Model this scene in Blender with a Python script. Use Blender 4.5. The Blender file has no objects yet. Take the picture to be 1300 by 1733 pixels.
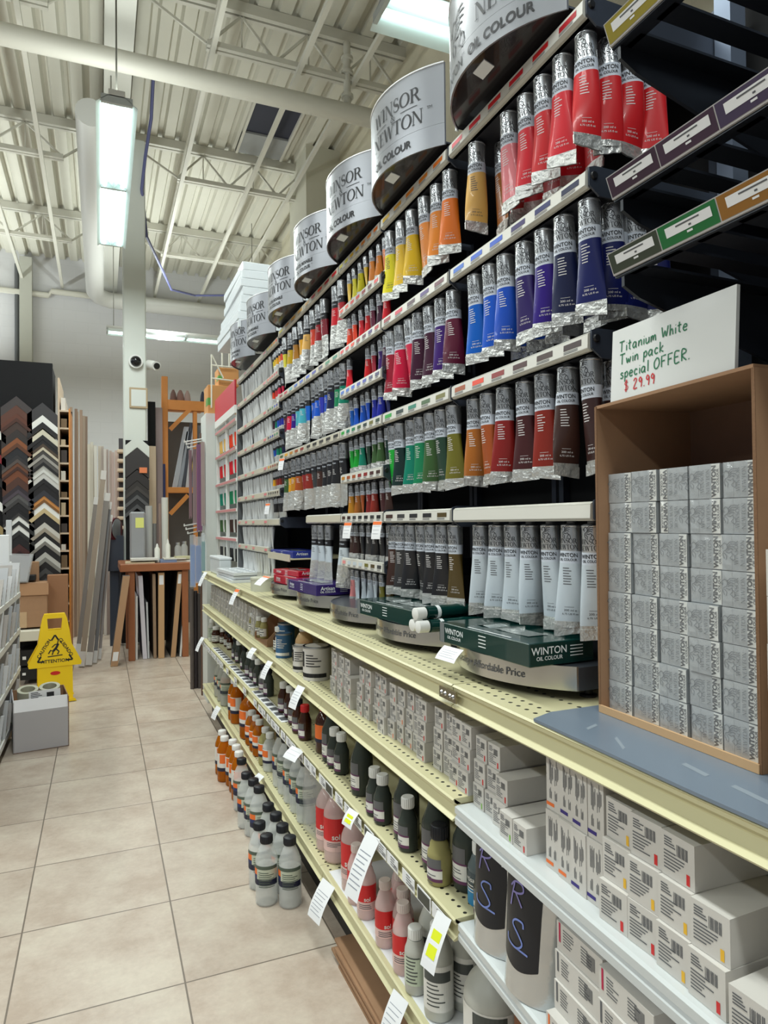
import bpy, bmesh, math, random
from mathutils import Matrix, Vector
random.seed(7)
SC = bpy.context.scene
COL = SC.collection
PI = math.pi

# ------------------------------------------------------------------ camera
CAM_H = 1.31
FPX, YAW, PITCH, ROLL = 1147.6, 0.39583757, 0.01541829, -0.01048344
_f = Vector((math.sin(YAW)*math.cos(PITCH), math.cos(YAW)*math.cos(PITCH), math.sin(PITCH)))
_r0 = Vector((math.cos(YAW), -math.sin(YAW), 0)); _u0 = _r0.cross(_f)
_c, _s = math.cos(ROLL), math.sin(ROLL)
_r = _c*_r0 + _s*_u0; _u = -_s*_r0 + _c*_u0
cam_d = bpy.data.cameras.new('camera'); cam = bpy.data.objects.new('camera', cam_d); COL.objects.link(cam)
cam.matrix_world = Matrix(((_r.x, _u.x, -_f.x, 0), (_r.y, _u.y, -_f.y, 0), (_r.z, _u.z, -_f.z, CAM_H), (0, 0, 0, 1)))
cam_d.sensor_fit = 'HORIZONTAL'; cam_d.sensor_width = 36; cam_d.lens = FPX*36/1300
cam_d.clip_start = 0.02; cam_d.clip_end = 100
SC.camera = cam

# ------------------------------------------------------------------ light and exposure
SC.view_settings.view_transform = 'Standard'; SC.view_settings.look = 'None'
SC.view_settings.gamma = 1; SC.view_settings.exposure = 0.0
world = bpy.data.worlds.new('world'); SC.world = world; world.use_nodes = True
bg = world.node_tree.nodes['Background']; bg.inputs[0].default_value = (0.86, 0.93, 1.0, 1); bg.inputs[1].default_value = 0.22

def area(name, loc, size, power, rot=(0, 0, 0), col=(0.93, 1.0, 0.97)):
    d = bpy.data.lights.new(name, 'AREA'); d.shape = 'RECTANGLE'; d.size, d.size_y = size
    d.energy = power; d.color = col
    o = bpy.data.objects.new(name, d); o.location = loc; o.rotation_euler = rot; COL.objects.link(o); return o
# fluorescent strips of the shop: the three in view and the rows over the neighbouring aisles
area('aisle_strip_light', (0.11, 5.80, 3.93), (0.22, 2.35), 60)
area('rear_strip_light', (0.95, 10.6, 3.93), (2.0, 0.2), 75)
area('rear_aisle_strip_light', (-2.6, 9.6, 3.93), (0.24, 2.4), 70)
area('side_strip_light', (1.90, 3.42, 3.93), (0.9, 0.28), 24)
for i, (x, y) in enumerate([(0.0, 2.0), (0.0, -1.2), (-2.6, 5.8), (-2.6, 2.0), (-2.6, -1.2), (-5, 4)]):
    area('shop_strip_light', (x, y, 3.93), (0.24, 2.4), 60)
for i, (x, y) in enumerate([(0.105, 5.8), (-2.6, 5.8), (-2.6, 2.0), (0.9, 10.6), (-2.6, 10.2), (-2.6, 12.4)]):
    area('added_uplight', (x, y, 4.11), (0.2, 2.4), 28 if y < 9 else 62, rot=(PI, 0, 0))  # unseen upward lamps added to brighten the ceiling and back wall

# ------------------------------------------------------------------ helpers
def lin(c):
    return tuple((x/12.92 if x <= 0.04045 else ((x+0.055)/1.055)**2.4) for x in c)
def rgb(r, g, b): return lin((r/255, g/255, b/255))
_M = {}
def mat(name, col, rough=0.5, metal=0.0, noise=0.0, scale=20, trans=0.0, emit=None, bump=0.0, coat=0.0, alpha=1.0, ior=1.45):
    if name in _M: return _M[name]
    m = bpy.data.materials.new(name); m.use_nodes = True; nt = m.node_tree
    b = nt.nodes['Principled BSDF']; c = rgb(*col)
    b.inputs['Base Color'].default_value = (*c, 1); b.inputs['Roughness'].default_value = rough
    b.inputs['Metallic'].default_value = metal; b.inputs['IOR'].default_value = ior
    if trans: b.inputs['Transmission Weight'].default_value = trans
    if coat: b.inputs['Coat Weight'].default_value = coat
    if alpha < 1: b.inputs['Alpha'].default_value = alpha
    if emit:
        b.inputs['Emission Color'].default_value = (*rgb(*emit[0]), 1); b.inputs['Emission Strength'].default_value = emit[1]
    if noise or bump:
        tc = nt.nodes.new('ShaderNodeTexCoord'); n = nt.nodes.new('ShaderNodeTexNoise')
        n.inputs['Scale'].default_value = scale; n.inputs['Detail'].default_value = 4
        nt.links.new(tc.outputs['Object'], n.inputs['Vector'])
        if noise:
            mx = nt.nodes.new('ShaderNodeMixRGB'); mx.blend_type = 'MIX'
            mx.inputs[1].default_value = (*[max(0, x*(1-noise)) for x in c], 1); mx.inputs[2].default_value = (*[min(1, x*(1+noise)) for x in c], 1)
            nt.links.new(n.outputs['Fac'], mx.inputs[0]); nt.links.new(mx.outputs[0], b.inputs['Base Color'])
        if bump:
            bp = nt.nodes.new('ShaderNodeBump'); bp.inputs['Strength'].default_value = bump; bp.inputs['Distance'].default_value = 0.01
            nt.links.new(n.outputs['Fac'], bp.inputs['Height']); nt.links.new(bp.outputs[0], b.inputs['Normal'])
    _M[name] = m; return m

class MB:
    """collects shapes and links them as ONE mesh"""
    def __init__(s): s.v = []; s.f = []; s.m = []; s.T = None
    def add(s, vs, fs, mi=0, T=None):
        o = len(s.v); T = T or s.T
        s.v += [tuple(T @ Vector(p)) if T else tuple(p) for p in vs]
        for f in fs: s.f.append([i+o for i in f]); s.m.append(mi)
        return s
    def box(s, x0, x1, y0, y1, z0, z1, mi=0, T=None):
        vs = [(x0,y0,z0),(x1,y0,z0),(x1,y1,z0),(x0,y1,z0),(x0,y0,z1),(x1,y0,z1),(x1,y1,z1),(x0,y1,z1)]
        return s.add(vs, [(0,3,2,1),(4,5,6,7),(0,1,5,4),(1,2,6,5),(2,3,7,6),(3,0,4,7)], mi, T)
    def cbox(s, c, d, mi=0, T=None):
        return s.box(c[0]-d[0]/2, c[0]+d[0]/2, c[1]-d[1]/2, c[1]+d[1]/2, c[2]-d[2]/2, c[2]+d[2]/2, mi, T)
    def bar(s, a, b, w, h, mi=0, up=(0,0,1)):
        a, b = Vector(a), Vector(b); d = (b-a).normalized(); up = Vector(up)
        if abs(d.dot(up)) > 0.98: up = Vector((1,0,0))
        x = d.cross(up).normalized(); z = x.cross(d)
        vs = []
        for p in (a, b):
            for sx, sz in ((-1,-1),(1,-1),(1,1),(-1,1)): vs.append(p + x*sx*w/2 + z*sz*h/2)
        return s.add(vs, [(0,1,2,3),(7,6,5,4),(0,4,5,1),(1,5,6,2),(2,6,7,3),(3,7,4,0)], mi)
    def rod(s, path, r, n=8, mi=0, cap=True):
        path = [Vector(p) for p in path]; vs = []; fs = []
        for i, p in enumerate(path):
            d = (path[min(i+1, len(path)-1)] - path[max(i-1, 0)]).normalized()
            up = Vector((0,0,1)) if abs(d.z) < 0.95 else Vector((1,0,0))
            x = d.cross(up).normalized(); z = x.cross(d)
            for k in range(n):
                a = 2*PI*k/n; vs.append(p + (x*math.cos(a) + z*math.sin(a))*r)
        for i in range(len(path)-1):
            for k in range(n):
                a = i*n+k; b = i*n+(k+1) % n; fs.append((a, b, b+n, a+n))
        if cap: fs.append(tuple(range(n-1,-1,-1))); fs.append(tuple(range((len(path)-1)*n, len(path)*n)))
        return s.add(vs, fs, mi)
    def lathe(s, prof, n=20, mi=0, c=(0,0), caps=True, sx=1, sy=1):
        vs = []; fs = []
        for r, z in prof:
            for k in range(n):
                a = 2*PI*k/n; vs.append((c[0]+r*math.cos(a)*sx, c[1]+r*math.sin(a)*sy, z))
        for i in range(len(prof)-1):
            for k in range(n):
                a = i*n+k; b = i*n+(k+1) % n; fs.append((a, b, b+n, a+n))
        if caps: fs.append(tuple(range(n-1,-1,-1))); fs.append(tuple(range((len(prof)-1)*n, len(prof)*n)))
        return s.add(vs, fs, mi)
    def prism(s, poly, h0, h1, plane='xy', mi=0):
        n = len(poly)
        def P(u, w, h): return (u, w, h) if plane == 'xy' else ((u, h, w) if plane == 'xz' else (h, u, w))
        vs = [P(u, w, h0) for u, w in poly] + [P(u, w, h1) for u, w in poly]
        fs = [tuple(range(n-1,-1,-1)), tuple(range(n, 2*n))] + [(i, (i+1) % n, (i+1) % n+n, i+n) for i in range(n)]
        return s.add(vs, fs, mi)
    def map2(s, flat, fn, mi=0):
        vs, fs = flat; return s.add([fn(x, y) for x, y in vs], fs, mi)
    def mesh(s, name, mats=(), smooth=None, bevel=0.0, seg=1):
        me = bpy.data.meshes.new(name); me.from_pydata([tuple(v) for v in s.v], [], s.f)
        for m in mats: me.materials.append(m)
        me.polygons.foreach_set('material_index', s.m)
        if bevel or True:
            bm = bmesh.new(); bm.from_mesh(me)
            bmesh.ops.recalc_face_normals(bm, faces=bm.faces)
            if bevel: bmesh.ops.bevel(bm, geom=[e for e in bm.edges if len(e.link_faces) == 2 and e.calc_face_angle(0) > 0.5], offset=bevel, segments=seg, affect='EDGES', profile=0.5)
            bm.to_mesh(me); bm.free()
        if smooth is not None:
            me.polygons.foreach_set('use_smooth', [True]*len(me.polygons)); me.set_sharp_from_angle(angle=math.radians(smooth))
        me.update(); return me

ORD = 'first second third fourth fifth sixth seventh eighth ninth tenth eleventh twelfth thirteenth fourteenth fifteenth sixteenth seventeenth eighteenth nineteenth twentieth twenty-first twenty-second twenty-third twenty-fourth twenty-fifth twenty-sixth twenty-seventh twenty-eighth twenty-ninth thirtieth'.split()
def tag(o, label=None, cat=None, group=None, kind=None):
    if label: o['label'] = label
    if cat: o['category'] = cat
    if group: o['group'] = group
    if kind: o['kind'] = kind
    return o
def thing(name, label, cat, loc=(0,0,0), rot=(0,0,0), group=None):
    o = bpy.data.objects.new(name, None); o.empty_display_size = 0.03; o.location = loc; o.rotation_euler = rot; COL.objects.link(o)
    return tag(o, label, cat, group)
def part(name, me, parent, mats=None, loc=(0,0,0), rot=(0,0,0), label=None):
    o = bpy.data.objects.new(name, me); o.location = loc; o.rotation_euler = rot; COL.objects.link(o); o.parent = parent
    setm(o, mats)
    if label: o['label'] = label
    return o
def setm(o, mats):
    if mats:
        for i, m in mats.items():
            o.material_slots[i].link = 'OBJECT'; o.material_slots[i].material = m
def solo(name, me, label, cat, loc=(0,0,0), rot=(0,0,0), group=None, mats=None):
    o = bpy.data.objects.new(name, me); o.location = loc; o.rotation_euler = rot; COL.objects.link(o); setm(o, mats)
    return tag(o, label, cat, group)
def struct(name, me):
    o = bpy.data.objects.new(name, me); COL.objects.link(o); o['kind'] = 'structure'; return o

# ---- lettering: flat outlines, later mapped on to a surface
_T = {}
def text2(body, size=1.0, bold=0.0, align='CENTER', space=1.0, cut=0.0):
    key = (body, size, bold, align, space, cut)
    if key in _T: return _T[key]
    cu = bpy.data.curves.new('t', 'FONT'); cu.body = body; cu.size = size; cu.offset = bold*size; cu.align_x = align
    cu.space_character = space; cu.resolution_u = 3; cu.align_y = 'CENTER'
    ob = bpy.data.objects.new('t', cu); COL.objects.link(ob)
    dg = bpy.context.evaluated_depsgraph_get(); me = bpy.data.meshes.new_from_object(ob.evaluated_get(dg))
    bpy.data.objects.remove(ob); bpy.data.curves.remove(cu)
    if cut:
        bm = bmesh.new(); bm.from_mesh(me)
        xs = [v.co.x for v in bm.verts]; x = min(xs)+cut
        while x < max(xs):
            bmesh.ops.bisect_plane(bm, geom=bm.verts[:]+bm.edges[:]+bm.faces[:], plane_co=(x,0,0), plane_no=(1,0,0)); x += cut
        bm.to_mesh(me); bm.free()
    r = ([(v.co.x, v.co.y) for v in me.vertices], [tuple(p.vertices) for p in me.polygons])
    bpy.data.meshes.remove(me); _T[key] = r; return r
def ribbon(pts, w):
    """flat strip of (varying) width along a 2D path"""
    vs = []; fs = []; n = len(pts)
    for i, p in enumerate(pts):
        a = pts[max(i-1,0)]; b = pts[min(i+1,n-1)]; dx, dy = b[0]-a[0], b[1]-a[1]; L = math.hypot(dx,dy) or 1
        ww = (w[i] if isinstance(w,(list,tuple)) else w)/2
        vs += [(p[0]-dy/L*ww, p[1]+dx/L*ww), (p[0]+dy/L*ww, p[1]-dx/L*ww)]
    for i in range(n-1): fs.append((2*i, 2*i+1, 2*i+3, 2*i+2))
    return vs, fs
def join2(*parts):
    vs = []; fs = []
    for (v, f) in parts:
        o = len(vs); vs += v; fs += [tuple(i+o for i in q) for q in f]
    return vs, fs
def shift2(g, dx, dy, s=1.0, sy=None): return [(x*s+dx, y*(sy or s)+dy) for x, y in g[0]], g[1]
def rot2(g, a):
    c, s = math.cos(a), math.sin(a); return [(x*c-y*s, x*s+y*c) for x, y in g[0]], g[1]
def smooth2(pts, k=4):
    if len(pts) < 3: return pts
    o = []
    for i in range(len(pts)-1):
        p0, p1, p2, p3 = pts[max(i-1,0)], pts[i], pts[i+1], pts[min(i+2,len(pts)-1)]
        for j in range(k):
            t = j/k; o.append(tuple(.5*((2*p1[d])+(-p0[d]+p2[d])*t+(2*p0[d]-5*p1[d]+4*p2[d]-p3[d])*t*t+(-p0[d]+3*p1[d]-3*p2[d]+p3[d])*t**3) for d in (0,1)))
    return o+[pts[-1]]
def rect2(x0, x1, y0, y1, n=1):
    vs = []; fs = []
    for i in range(n+1): x = x0+(x1-x0)*i/n; vs += [(x,y0),(x,y1)]
    for i in range(n): fs.append((2*i, 2*i+2, 2*i+3, 2*i+1))
    return vs, fs
def para(xa, xb, w):  # slanted stem from (xa,0) to (xb,1)
    return ([(xa-w/2,0),(xa+w/2,0),(xb+w/2,1),(xb-w/2,1)], [(0,1,2,3)])
def arc(cx, cy, rx, ry, a0, a1, n=16): return [(cx+rx*math.cos(math.radians(a0+(a1-a0)*i/n)), cy+ry*math.sin(math.radians(a0+(a1-a0)*i/n))) for i in range(n+1)]
def serif_glyph(ch):
    st, th = .15, .05
    if ch == 'I': return join2(rect2(.13,.28,0,1), rect2(.03,.38,0,.04), rect2(.03,.38,.96,1)), .46
    if ch == 'N': return join2(rect2(.12,.12+th,0,1), rect2(.78,.78+th,0,1), para(.84-.06,.16,.17), rect2(.02,.27,0,.04), rect2(.02,.2,.96,1), rect2(.68,.93,.96,1)), .98
    if ch == 'W': return join2(para(.36,.12,st), para(.36,.6,th), para(.86,.6,st), para(.86,1.12,th), rect2(.0,.26,.96,1), rect2(.5,.74,.96,1), rect2(1.0,1.22,.96,1)), 1.24
    if ch == 'T': return join2(rect2(.32,.47,0,1), rect2(.02,.77,.95,1), rect2(.22,.57,0,.04), rect2(.02,.06,.78,1), rect2(.73,.77,.78,1)), .82
    if ch == 'E': return join2(rect2(.13,.28,0,1), rect2(.03,.66,.96,1), rect2(.03,.7,0,.04), rect2(.28,.54,.49,.53), rect2(.62,.66,.8,1), rect2(.66,.7,0,.2), rect2(.51,.54,.42,.6)), .76
    if ch == 'O':
        p = arc(.5,.5,.4,.48,0,360,28); w = [.05+.11*abs(math.cos(2*PI*i/28))**1.5 for i in range(29)]; return ribbon(p, w), 1.0
    if ch == 'R':
        p = [(.28,.98)] + arc(.42,.75,.24,.23,90,-90,12) + [(.28,.52)]; w = [.05,.05]+[.05+.11*math.sin(PI*i/12) for i in range(1,13)]+[.05]
        return join2(rect2(.13,.28,0,1), rect2(.03,.38,0,.04), rect2(.03,.3,.96,1), ribbon(p, w[:len(p)]), ([(.4,.52),(.56,.52),(.9,0),(.72,0)],[(0,1,2,3)]), rect2(.7,.96,0,.035)), .9
    if ch == 'S':
        p = arc(.36,.73,.22,.24,35,240,10) + arc(.36,.27,.25,.25,60,-145,10); n = len(p)
        w = [.05+.11*math.exp(-((i-n/2+.5)/(n*.2))**2) for i in range(n)]; return join2(ribbon(p, w), rect2(.53,.57,.74,.97), rect2(.12,.16,.04,.27)), .7
    if ch == '&':
        p = [(.95,.02),(.25,.72)] + arc(.4,.82,.15,.15,210,-60,8) + [(.18,.42)] + arc(.38,.26,.26,.24,160,290,8) + [(.72,.22),(.85,.55)]
        return join2(ribbon(p, .09), rect2(.72,.98,.53,.57)), 1.0
def serif(s, size, cut=0):
    gs = []; x = 0
    for ch in s:
        if ch == ' ': x += .4; continue
        g, w = serif_glyph(ch); gs.append(shift2(g, x, 0)); x += w*.98
    g = join2(*gs); return [((a-x/2)*size, (b-.5)*size) for a, b in g[0]], g[1]
def crest(size):
    """winged emblem drawn in line, as on the paint packaging"""
    L = [[(-.3,.1),(-.35,.3),(-.2,.42),(-.05,.36),(0,.2),(-.08,.05),(-.25,-.02),(-.3,-.2),(-.2,-.4)],
         [(-.05,.3),(.15,.48),(.4,.5)],[(0,.2),(.2,.38),(.45,.36)],[(0,.12),(.2,.26),(.42,.22)],[(0,.04),(.2,.14),(.36,.08)],
         [(-.1,-.05),(.1,-.1),(.25,-.02),(.3,-.2),(.15,-.35),(.3,-.45)],[(.28,-.1),(.42,-.2),(.46,-.38),(.36,-.5),(.26,-.42)],
         [(-.35,.28),(-.48,.22),(-.38,.18)],[(-.2,-.1),(-.05,-.25),(-.1,-.45)]]
    g = join2(*[ribbon(p, .045) for p in L]); return [(x*size, y*size) for x, y in g[0]], g[1]
def at(x, y, X=None, Y=None, Z=None):
    """the point of a metric plane (X, Y or Z fixed) seen at a place of the photograph"""
    d = _r*((x-650)/FPX) + _u*(-(y-866.5)/FPX) + _f
    t = X/d.x if X is not None else (Y/d.y if Y is not None else (Z-CAM_H)/d.z)
    return Vector((0,0,CAM_H)) + d*t

# ------------------------------------------------------------------ materials
WHITE = mat('white_paint', (222,222,218), .5)
CEIL = mat('ceiling_paint', (205,203,190), .6, noise=.05, scale=3)
STEELW = mat('joist_paint', (205,203,192), .5)
WALLM = None
GIRD = mat('girder_paint', (196,196,188), .5)
TAN = mat('tan_enamel', (204,198,158), .38, noise=.03, scale=8)
BLACK = mat('black_enamel', (22,23,26), .45)
SLATE = mat('slate_bracket', (62,68,80), .4, metal=.3)
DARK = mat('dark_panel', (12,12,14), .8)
SILVER = mat('tube_foil', (200,202,204), .27, metal=.78)
SHEET = mat('brushed_sheet', (146,148,153), .34, metal=.6)
CRIMPM = mat('crimp_foil', (212,212,208), .32, metal=.65, bump=.5, scale=70)
INK = mat('black_ink', (26,26,30), .5)
INKG = mat('grey_ink', (90,92,96), .5)
BAND = mat('title_band_white', (205,212,224), .4)
PAPER = mat('white_paper', (232,233,235), .6)
CARD = mat('brown_cardboard', (158,122,92), .75, noise=.08, scale=30)
CARDIN = mat('inner_cardboard', (128,98,80), .8, noise=.06, scale=25)
CARTON = mat('white_carton', (202,198,192), .55)
WCAP = mat('white_cap', (226,226,222), .4)
BCAP = mat('black_cap', (24,26,32), .45)
CLEAR = mat('clear_plastic', (240,243,241), .06, alpha=.34)
LIQ = mat('clear_liquid', (232,236,230), .04, alpha=.30)
AMBER = mat('amber_oil', (214,122,24), .12, trans=.55, ior=1.25)
ROSE = mat('rose_clear_plastic', (236,206,202), .08, alpha=.55)
MILKY = mat('milky_plastic', (205,205,196), .35, trans=.25)
DGLASS = mat('dark_medium_bottle', (74,80,74), .12, trans=.35, ior=1.25)
BROWNG = mat('brown_glass', (70,38,22), .12, trans=.25)
PALEY = mat('pale_medium', (186,178,120), .15, trans=.4, ior=1.25)
RED = mat('red_label', (206,38,40), .45)
ORANGE = mat('orange_label', (232,112,44), .5)
LBLW = mat('white_label', (222,220,214), .5)
LBLG = mat('pale_green_label', (196,206,184), .5)
NAVY = mat('navy_band', (32,34,58), .5)
WOODO = mat('orange_pine', (206,132,62), .5, noise=.1, scale=9)
WOODL = mat('pale_wood', (206,184,160), .6, noise=.08, scale=9)
WOODT = mat('table_wood', (150,92,58), .45, noise=.1, scale=9)
GREYB = mat('grey_board', (126,122,120), .55, noise=.05)
CHROME = mat('bright_bolt', (205,205,205), .2, metal=1)
YELLOW = mat('sign_yellow', (246,206,20), .4)
_C = {}
def paint(c, rough=.35):
    k = ('paint_%d_%d_%d' % c)
    return mat(k, c, rough, coat=.15)
# ================================================================== the room
YB, XR, XL, YN, ZC = 13.4, 2.86, -5.2, -3.0, 6.1
def tile_floor():
    m = bpy.data.materials.new('floor_tiles'); m.use_nodes = True; nt = m.node_tree; N = nt.nodes.new; L = nt.links.new
    b = nt.nodes['Principled BSDF']; tc = N('ShaderNodeTexCoord')
    mp = N('ShaderNodeMapping'); mp.inputs['Location'].default_value = (0.239/.457, -4.317/.457+20, 0); mp.inputs['Scale'].default_value = (1/.457, 1/.457, 1)
    L(tc.outputs['Object'], mp.inputs['Vector'])
    fr = N('ShaderNodeVectorMath'); fr.operation = 'FRACTION'; L(mp.outputs[0], fr.inputs[0])
    fl = N('ShaderNodeVectorMath'); fl.operation = 'FLOOR'; L(mp.outputs[0], fl.inputs[0])
    sp = N('ShaderNodeSeparateXYZ'); L(fr.outputs[0], sp.inputs[0])
    def edge(o):
        a = N('ShaderNodeMath'); a.operation = 'SUBTRACT'; a.inputs[1].default_value = .5; L(o, a.inputs[0])
        c = N('ShaderNodeMath'); c.operation = 'ABSOLUTE'; L(a.outputs[0], c.inputs[0])
        d = N('ShaderNodeMath'); d.operation = 'GREATER_THAN'; d.inputs[1].default_value = .4945; L(c.outputs[0], d.inputs[0]); return d.outputs[0]
    mxn = N('ShaderNodeMath'); mxn.operation = 'MAXIMUM'; L(edge(sp.outputs[0]), mxn.inputs[0]); L(edge(sp.outputs[1]), mxn.inputs[1])
    wn = N('ShaderNodeTexWhiteNoise'); L(fl.outputs[0], wn.inputs['Vector'])
    n1 = N('ShaderNodeTexNoise'); n1.inputs['Scale'].default_value = 5; n1.inputs['Detail'].default_value = 8; n1.inputs['Roughness'].default_value = .7
    ad = N('ShaderNodeVectorMath'); ad.operation = 'ADD'; L(tc.outputs['Object'], ad.inputs[0]); L(wn.outputs['Color'], ad.inputs[1]); L(ad.outputs[0], n1.inputs['Vector'])
    cr = N('ShaderNodeValToRGB'); e = cr.color_ramp.elements
    e[0].position = .36; e[0].color = (*rgb(176,158,142), 1); e[1].position = .64; e[1].color = (*rgb(200,188,172), 1)
    e2 = cr.color_ramp.elements.new(.5); e2.color = (*rgb(190,175,160), 1)
    L(n1.outputs['Fac'], cr.inputs[0])
    n2 = N('ShaderNodeTexNoise'); n2.inputs['Scale'].default_value = 60; n2.inputs['Detail'].default_value = 3; L(tc.outputs['Object'], n2.inputs['Vector'])
    sc = N('ShaderNodeMapRange'); sc.inputs[3].default_value = .9; sc.inputs[4].default_value = 1.08; L(n2.outputs['Fac'], sc.inputs[0])
    mu = N('ShaderNodeMixRGB'); mu.blend_type = 'MULTIPLY'; mu.inputs[0].default_value = 1; L(cr.outputs[0], mu.inputs[1]); L(sc.outputs[0], mu.inputs[2])
    tv = N('ShaderNodeMapRange'); tv.inputs[3].default_value = .95; tv.inputs[4].default_value = 1.04; L(wn.outputs['Value'], tv.inputs[0])
    mv = N('ShaderNodeMixRGB'); mv.blend_type = 'MULTIPLY'; mv.inputs[0].default_value = 1; L(mu.outputs[0], mv.inputs[1]); L(tv.outputs[0], mv.inputs[2])
    mg = N('ShaderNodeMixRGB'); mg.inputs[2].default_value = (*rgb(112,100,88), 1); L(mxn.outputs[0], mg.inputs[0]); L(mv.outputs[0], mg.inputs[1])
    L(mg.outputs[0], b.inputs['Base Color']); b.inputs['Roughness'].default_value = .38
    inv = N('ShaderNodeMath'); inv.operation = 'SUBTRACT'; inv.inputs[0].default_value = 1; L(mxn.outputs[0], inv.inputs[1])
    bp = N('ShaderNodeBump'); bp.inputs['Distance'].default_value = .002; bp.inputs['Strength'].default_value = .5; L(inv.outputs[0], bp.inputs['Height']); L(bp.outputs[0], b.inputs['Normal'])
    return m
def block_wall(name, c, axis):
    m = bpy.data.materials.new(name); m.use_nodes = True; nt = m.node_tree; N = nt.nodes.new; L = nt.links.new
    b = nt.nodes['Principled BSDF']; tc = N('ShaderNodeTexCoord'); sp = N('ShaderNodeSeparateXYZ'); L(tc.outputs['Object'], sp.inputs[0])
    cb = N('ShaderNodeCombineXYZ'); L(sp.outputs[axis], cb.inputs[0]); L(sp.outputs[2], cb.inputs[1])
    br = N('ShaderNodeTexBrick'); br.inputs['Scale'].default_value = 1; br.inputs['Brick Width'].default_value = .4; br.inputs['Row Height'].default_value = .2
    br.inputs['Mortar Size'].default_value = .004; cc = rgb(*c)
    br.inputs['Color1'].default_value = (*cc, 1); br.inputs['Color2'].default_value = (*[x*.97 for x in cc], 1); br.inputs['Mortar'].default_value = (*[x*.93 for x in cc], 1)
    L(cb.outputs[0], br.inputs['Vector']); L(br.outputs['Color'], b.inputs['Base Color']); b.inputs['Roughness'].default_value = .6
    return m
struct('floor', MB().box(XL, XR, YN, YB, -.05, 0).mesh('floor', [tile_floor()]))
struct('wall_back', MB().box(XL, XR+.1, YB, YB+.1, 0, ZC+.2).mesh('wall_back', [block_wall('wall_block_back', (204,204,206), 0)]))
struct('wall_right', MB().box(XR, XR+.1, YN, YB, 0, ZC+.2).mesh('wall_right', [block_wall('wall_block_right', (212,206,184), 1)]))
# corrugated roof deck: ribs run along the aisle
deck = MB(); prof = []; x = XL; p = .205
while x < XR:
    prof += [(x, ZC), (x+p*.55, ZC), (x+p*.66, ZC+.06), (x+p*.89, ZC+.06)]; x += p
vs = []; fs = []
for (x, z) in prof: vs += [(x, YN, z), (x, YB, z)]
for i in range(len(prof)-1): fs.append((2*i, 2*i+1, 2*i+3, 2*i+2))
hole0, hole1, hy0, hy1 = 1.55, 2.1, 7.35, 8.62
deck.add(vs, fs); struct('ceiling', deck.mesh('ceiling', [CEIL]))
# dark skylight well beside the shaft
sk = MB(); sk.box(1.62, 2.18, 7.5, 8.6, ZC-.02, ZC-.005, 1); sk.box(1.60, 1.63, 7.5, 8.62, ZC-.06, ZC-.0, 0); sk.box(2.17, 2.2, 7.5, 8.62, ZC-.06, ZC, 0); sk.box(1.6, 2.2, 8.15, 8.62, ZC-.045, ZC-.015, 2)
o = struct('trim_1', sk.mesh('skylight', [STEELW, mat('skylight_dark', (44,46,62), .6), mat('skylight_lining', (150,152,152), .6)]))
# girder and column on the aisle line
def hbeam(mb, x0, x1, y0, y1, z0, z1, t=.02):
    mb.box(x0, x1, y0, y1, z0, z0+t); mb.box(x0, x1, y0, y1, z1-t, z1); xm = (x0+x1)/2; mb.box(xm-.008, xm+.008, y0, y1, z0+t, z1-t)
g = MB(); hbeam(g, .045, .29, YN, YB, 5.60, 6.02); struct('trim_2', g.mesh('girder', [GIRD]))
c = MB(); c.box(.235, .472, 7.93, 8.17, 0, 5.6); struct('trim_3', c.mesh('column', [mat('column_paint', (206,210,204), .5)], bevel=.012))
# open web joists across the roof
def joist(y, x0, x1, n, name):
    j = MB(); zt, zb = ZC-.005, 5.62
    for s in (-1, 1): j.box(x0, x1, y+s*.035-.022, y+s*.035+.022, zt-.1, zt)
    return j, zt-.1, zb
ji = 4
for y in (3.66, 6.2, 8.76, 11.3):
    for (a, b, ea, eb) in ((XL, .03, 0, -.42), (.30, XR, .30, -.05)):
        j, zt, zb = joist(y, a, b, 6, 'j')
        xa, xb = a+ea+(.3 if a > 0 else 0), b+eb
        for s in (-1, 1): j.box(xa, xb, y+s*.03-.02, y+s*.03+.02, zb, zb+.05)
        n = max(2, round((xb-xa)/.75)); w = (xb-xa)/n
        j.bar((b if a < 0 else a, y, zt), (xb if a < 0 else xa, y, zb+.04), .022, .022)
        for k in range(n):
            u = xa+k*w
            j.bar((u, y, zb+.03), (u+w/2, y, zt), .022, .022); j.bar((u+w/2, y, zt), (u+w, y, zb+.03), .022, .022)
            j.bar((u+w/2, y, zt), (u+w/2, y, zb+.03), .014, .014)
        struct('trim_%d' % ji, j.mesh('joist', [STEELW])); ji += 1
# bridging rods and conduits along the aisle
for k, (x, z) in enumerate(((-.62, 5.62), (-1.25, 5.66), (.95, 5.62), (1.0, 6.0), (1.75, 5.62), (2.3, 5.64))):
    r = MB(); r.box(x-.022, x+.022, YN, YB, z-.045, z) if k != 3 else r.rod([(x, YN, z), (x, YB, z)], .02)
    struct('trim_%d' % ji, r.mesh('bridging', [STEELW], smooth=40)); ji += 1
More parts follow.
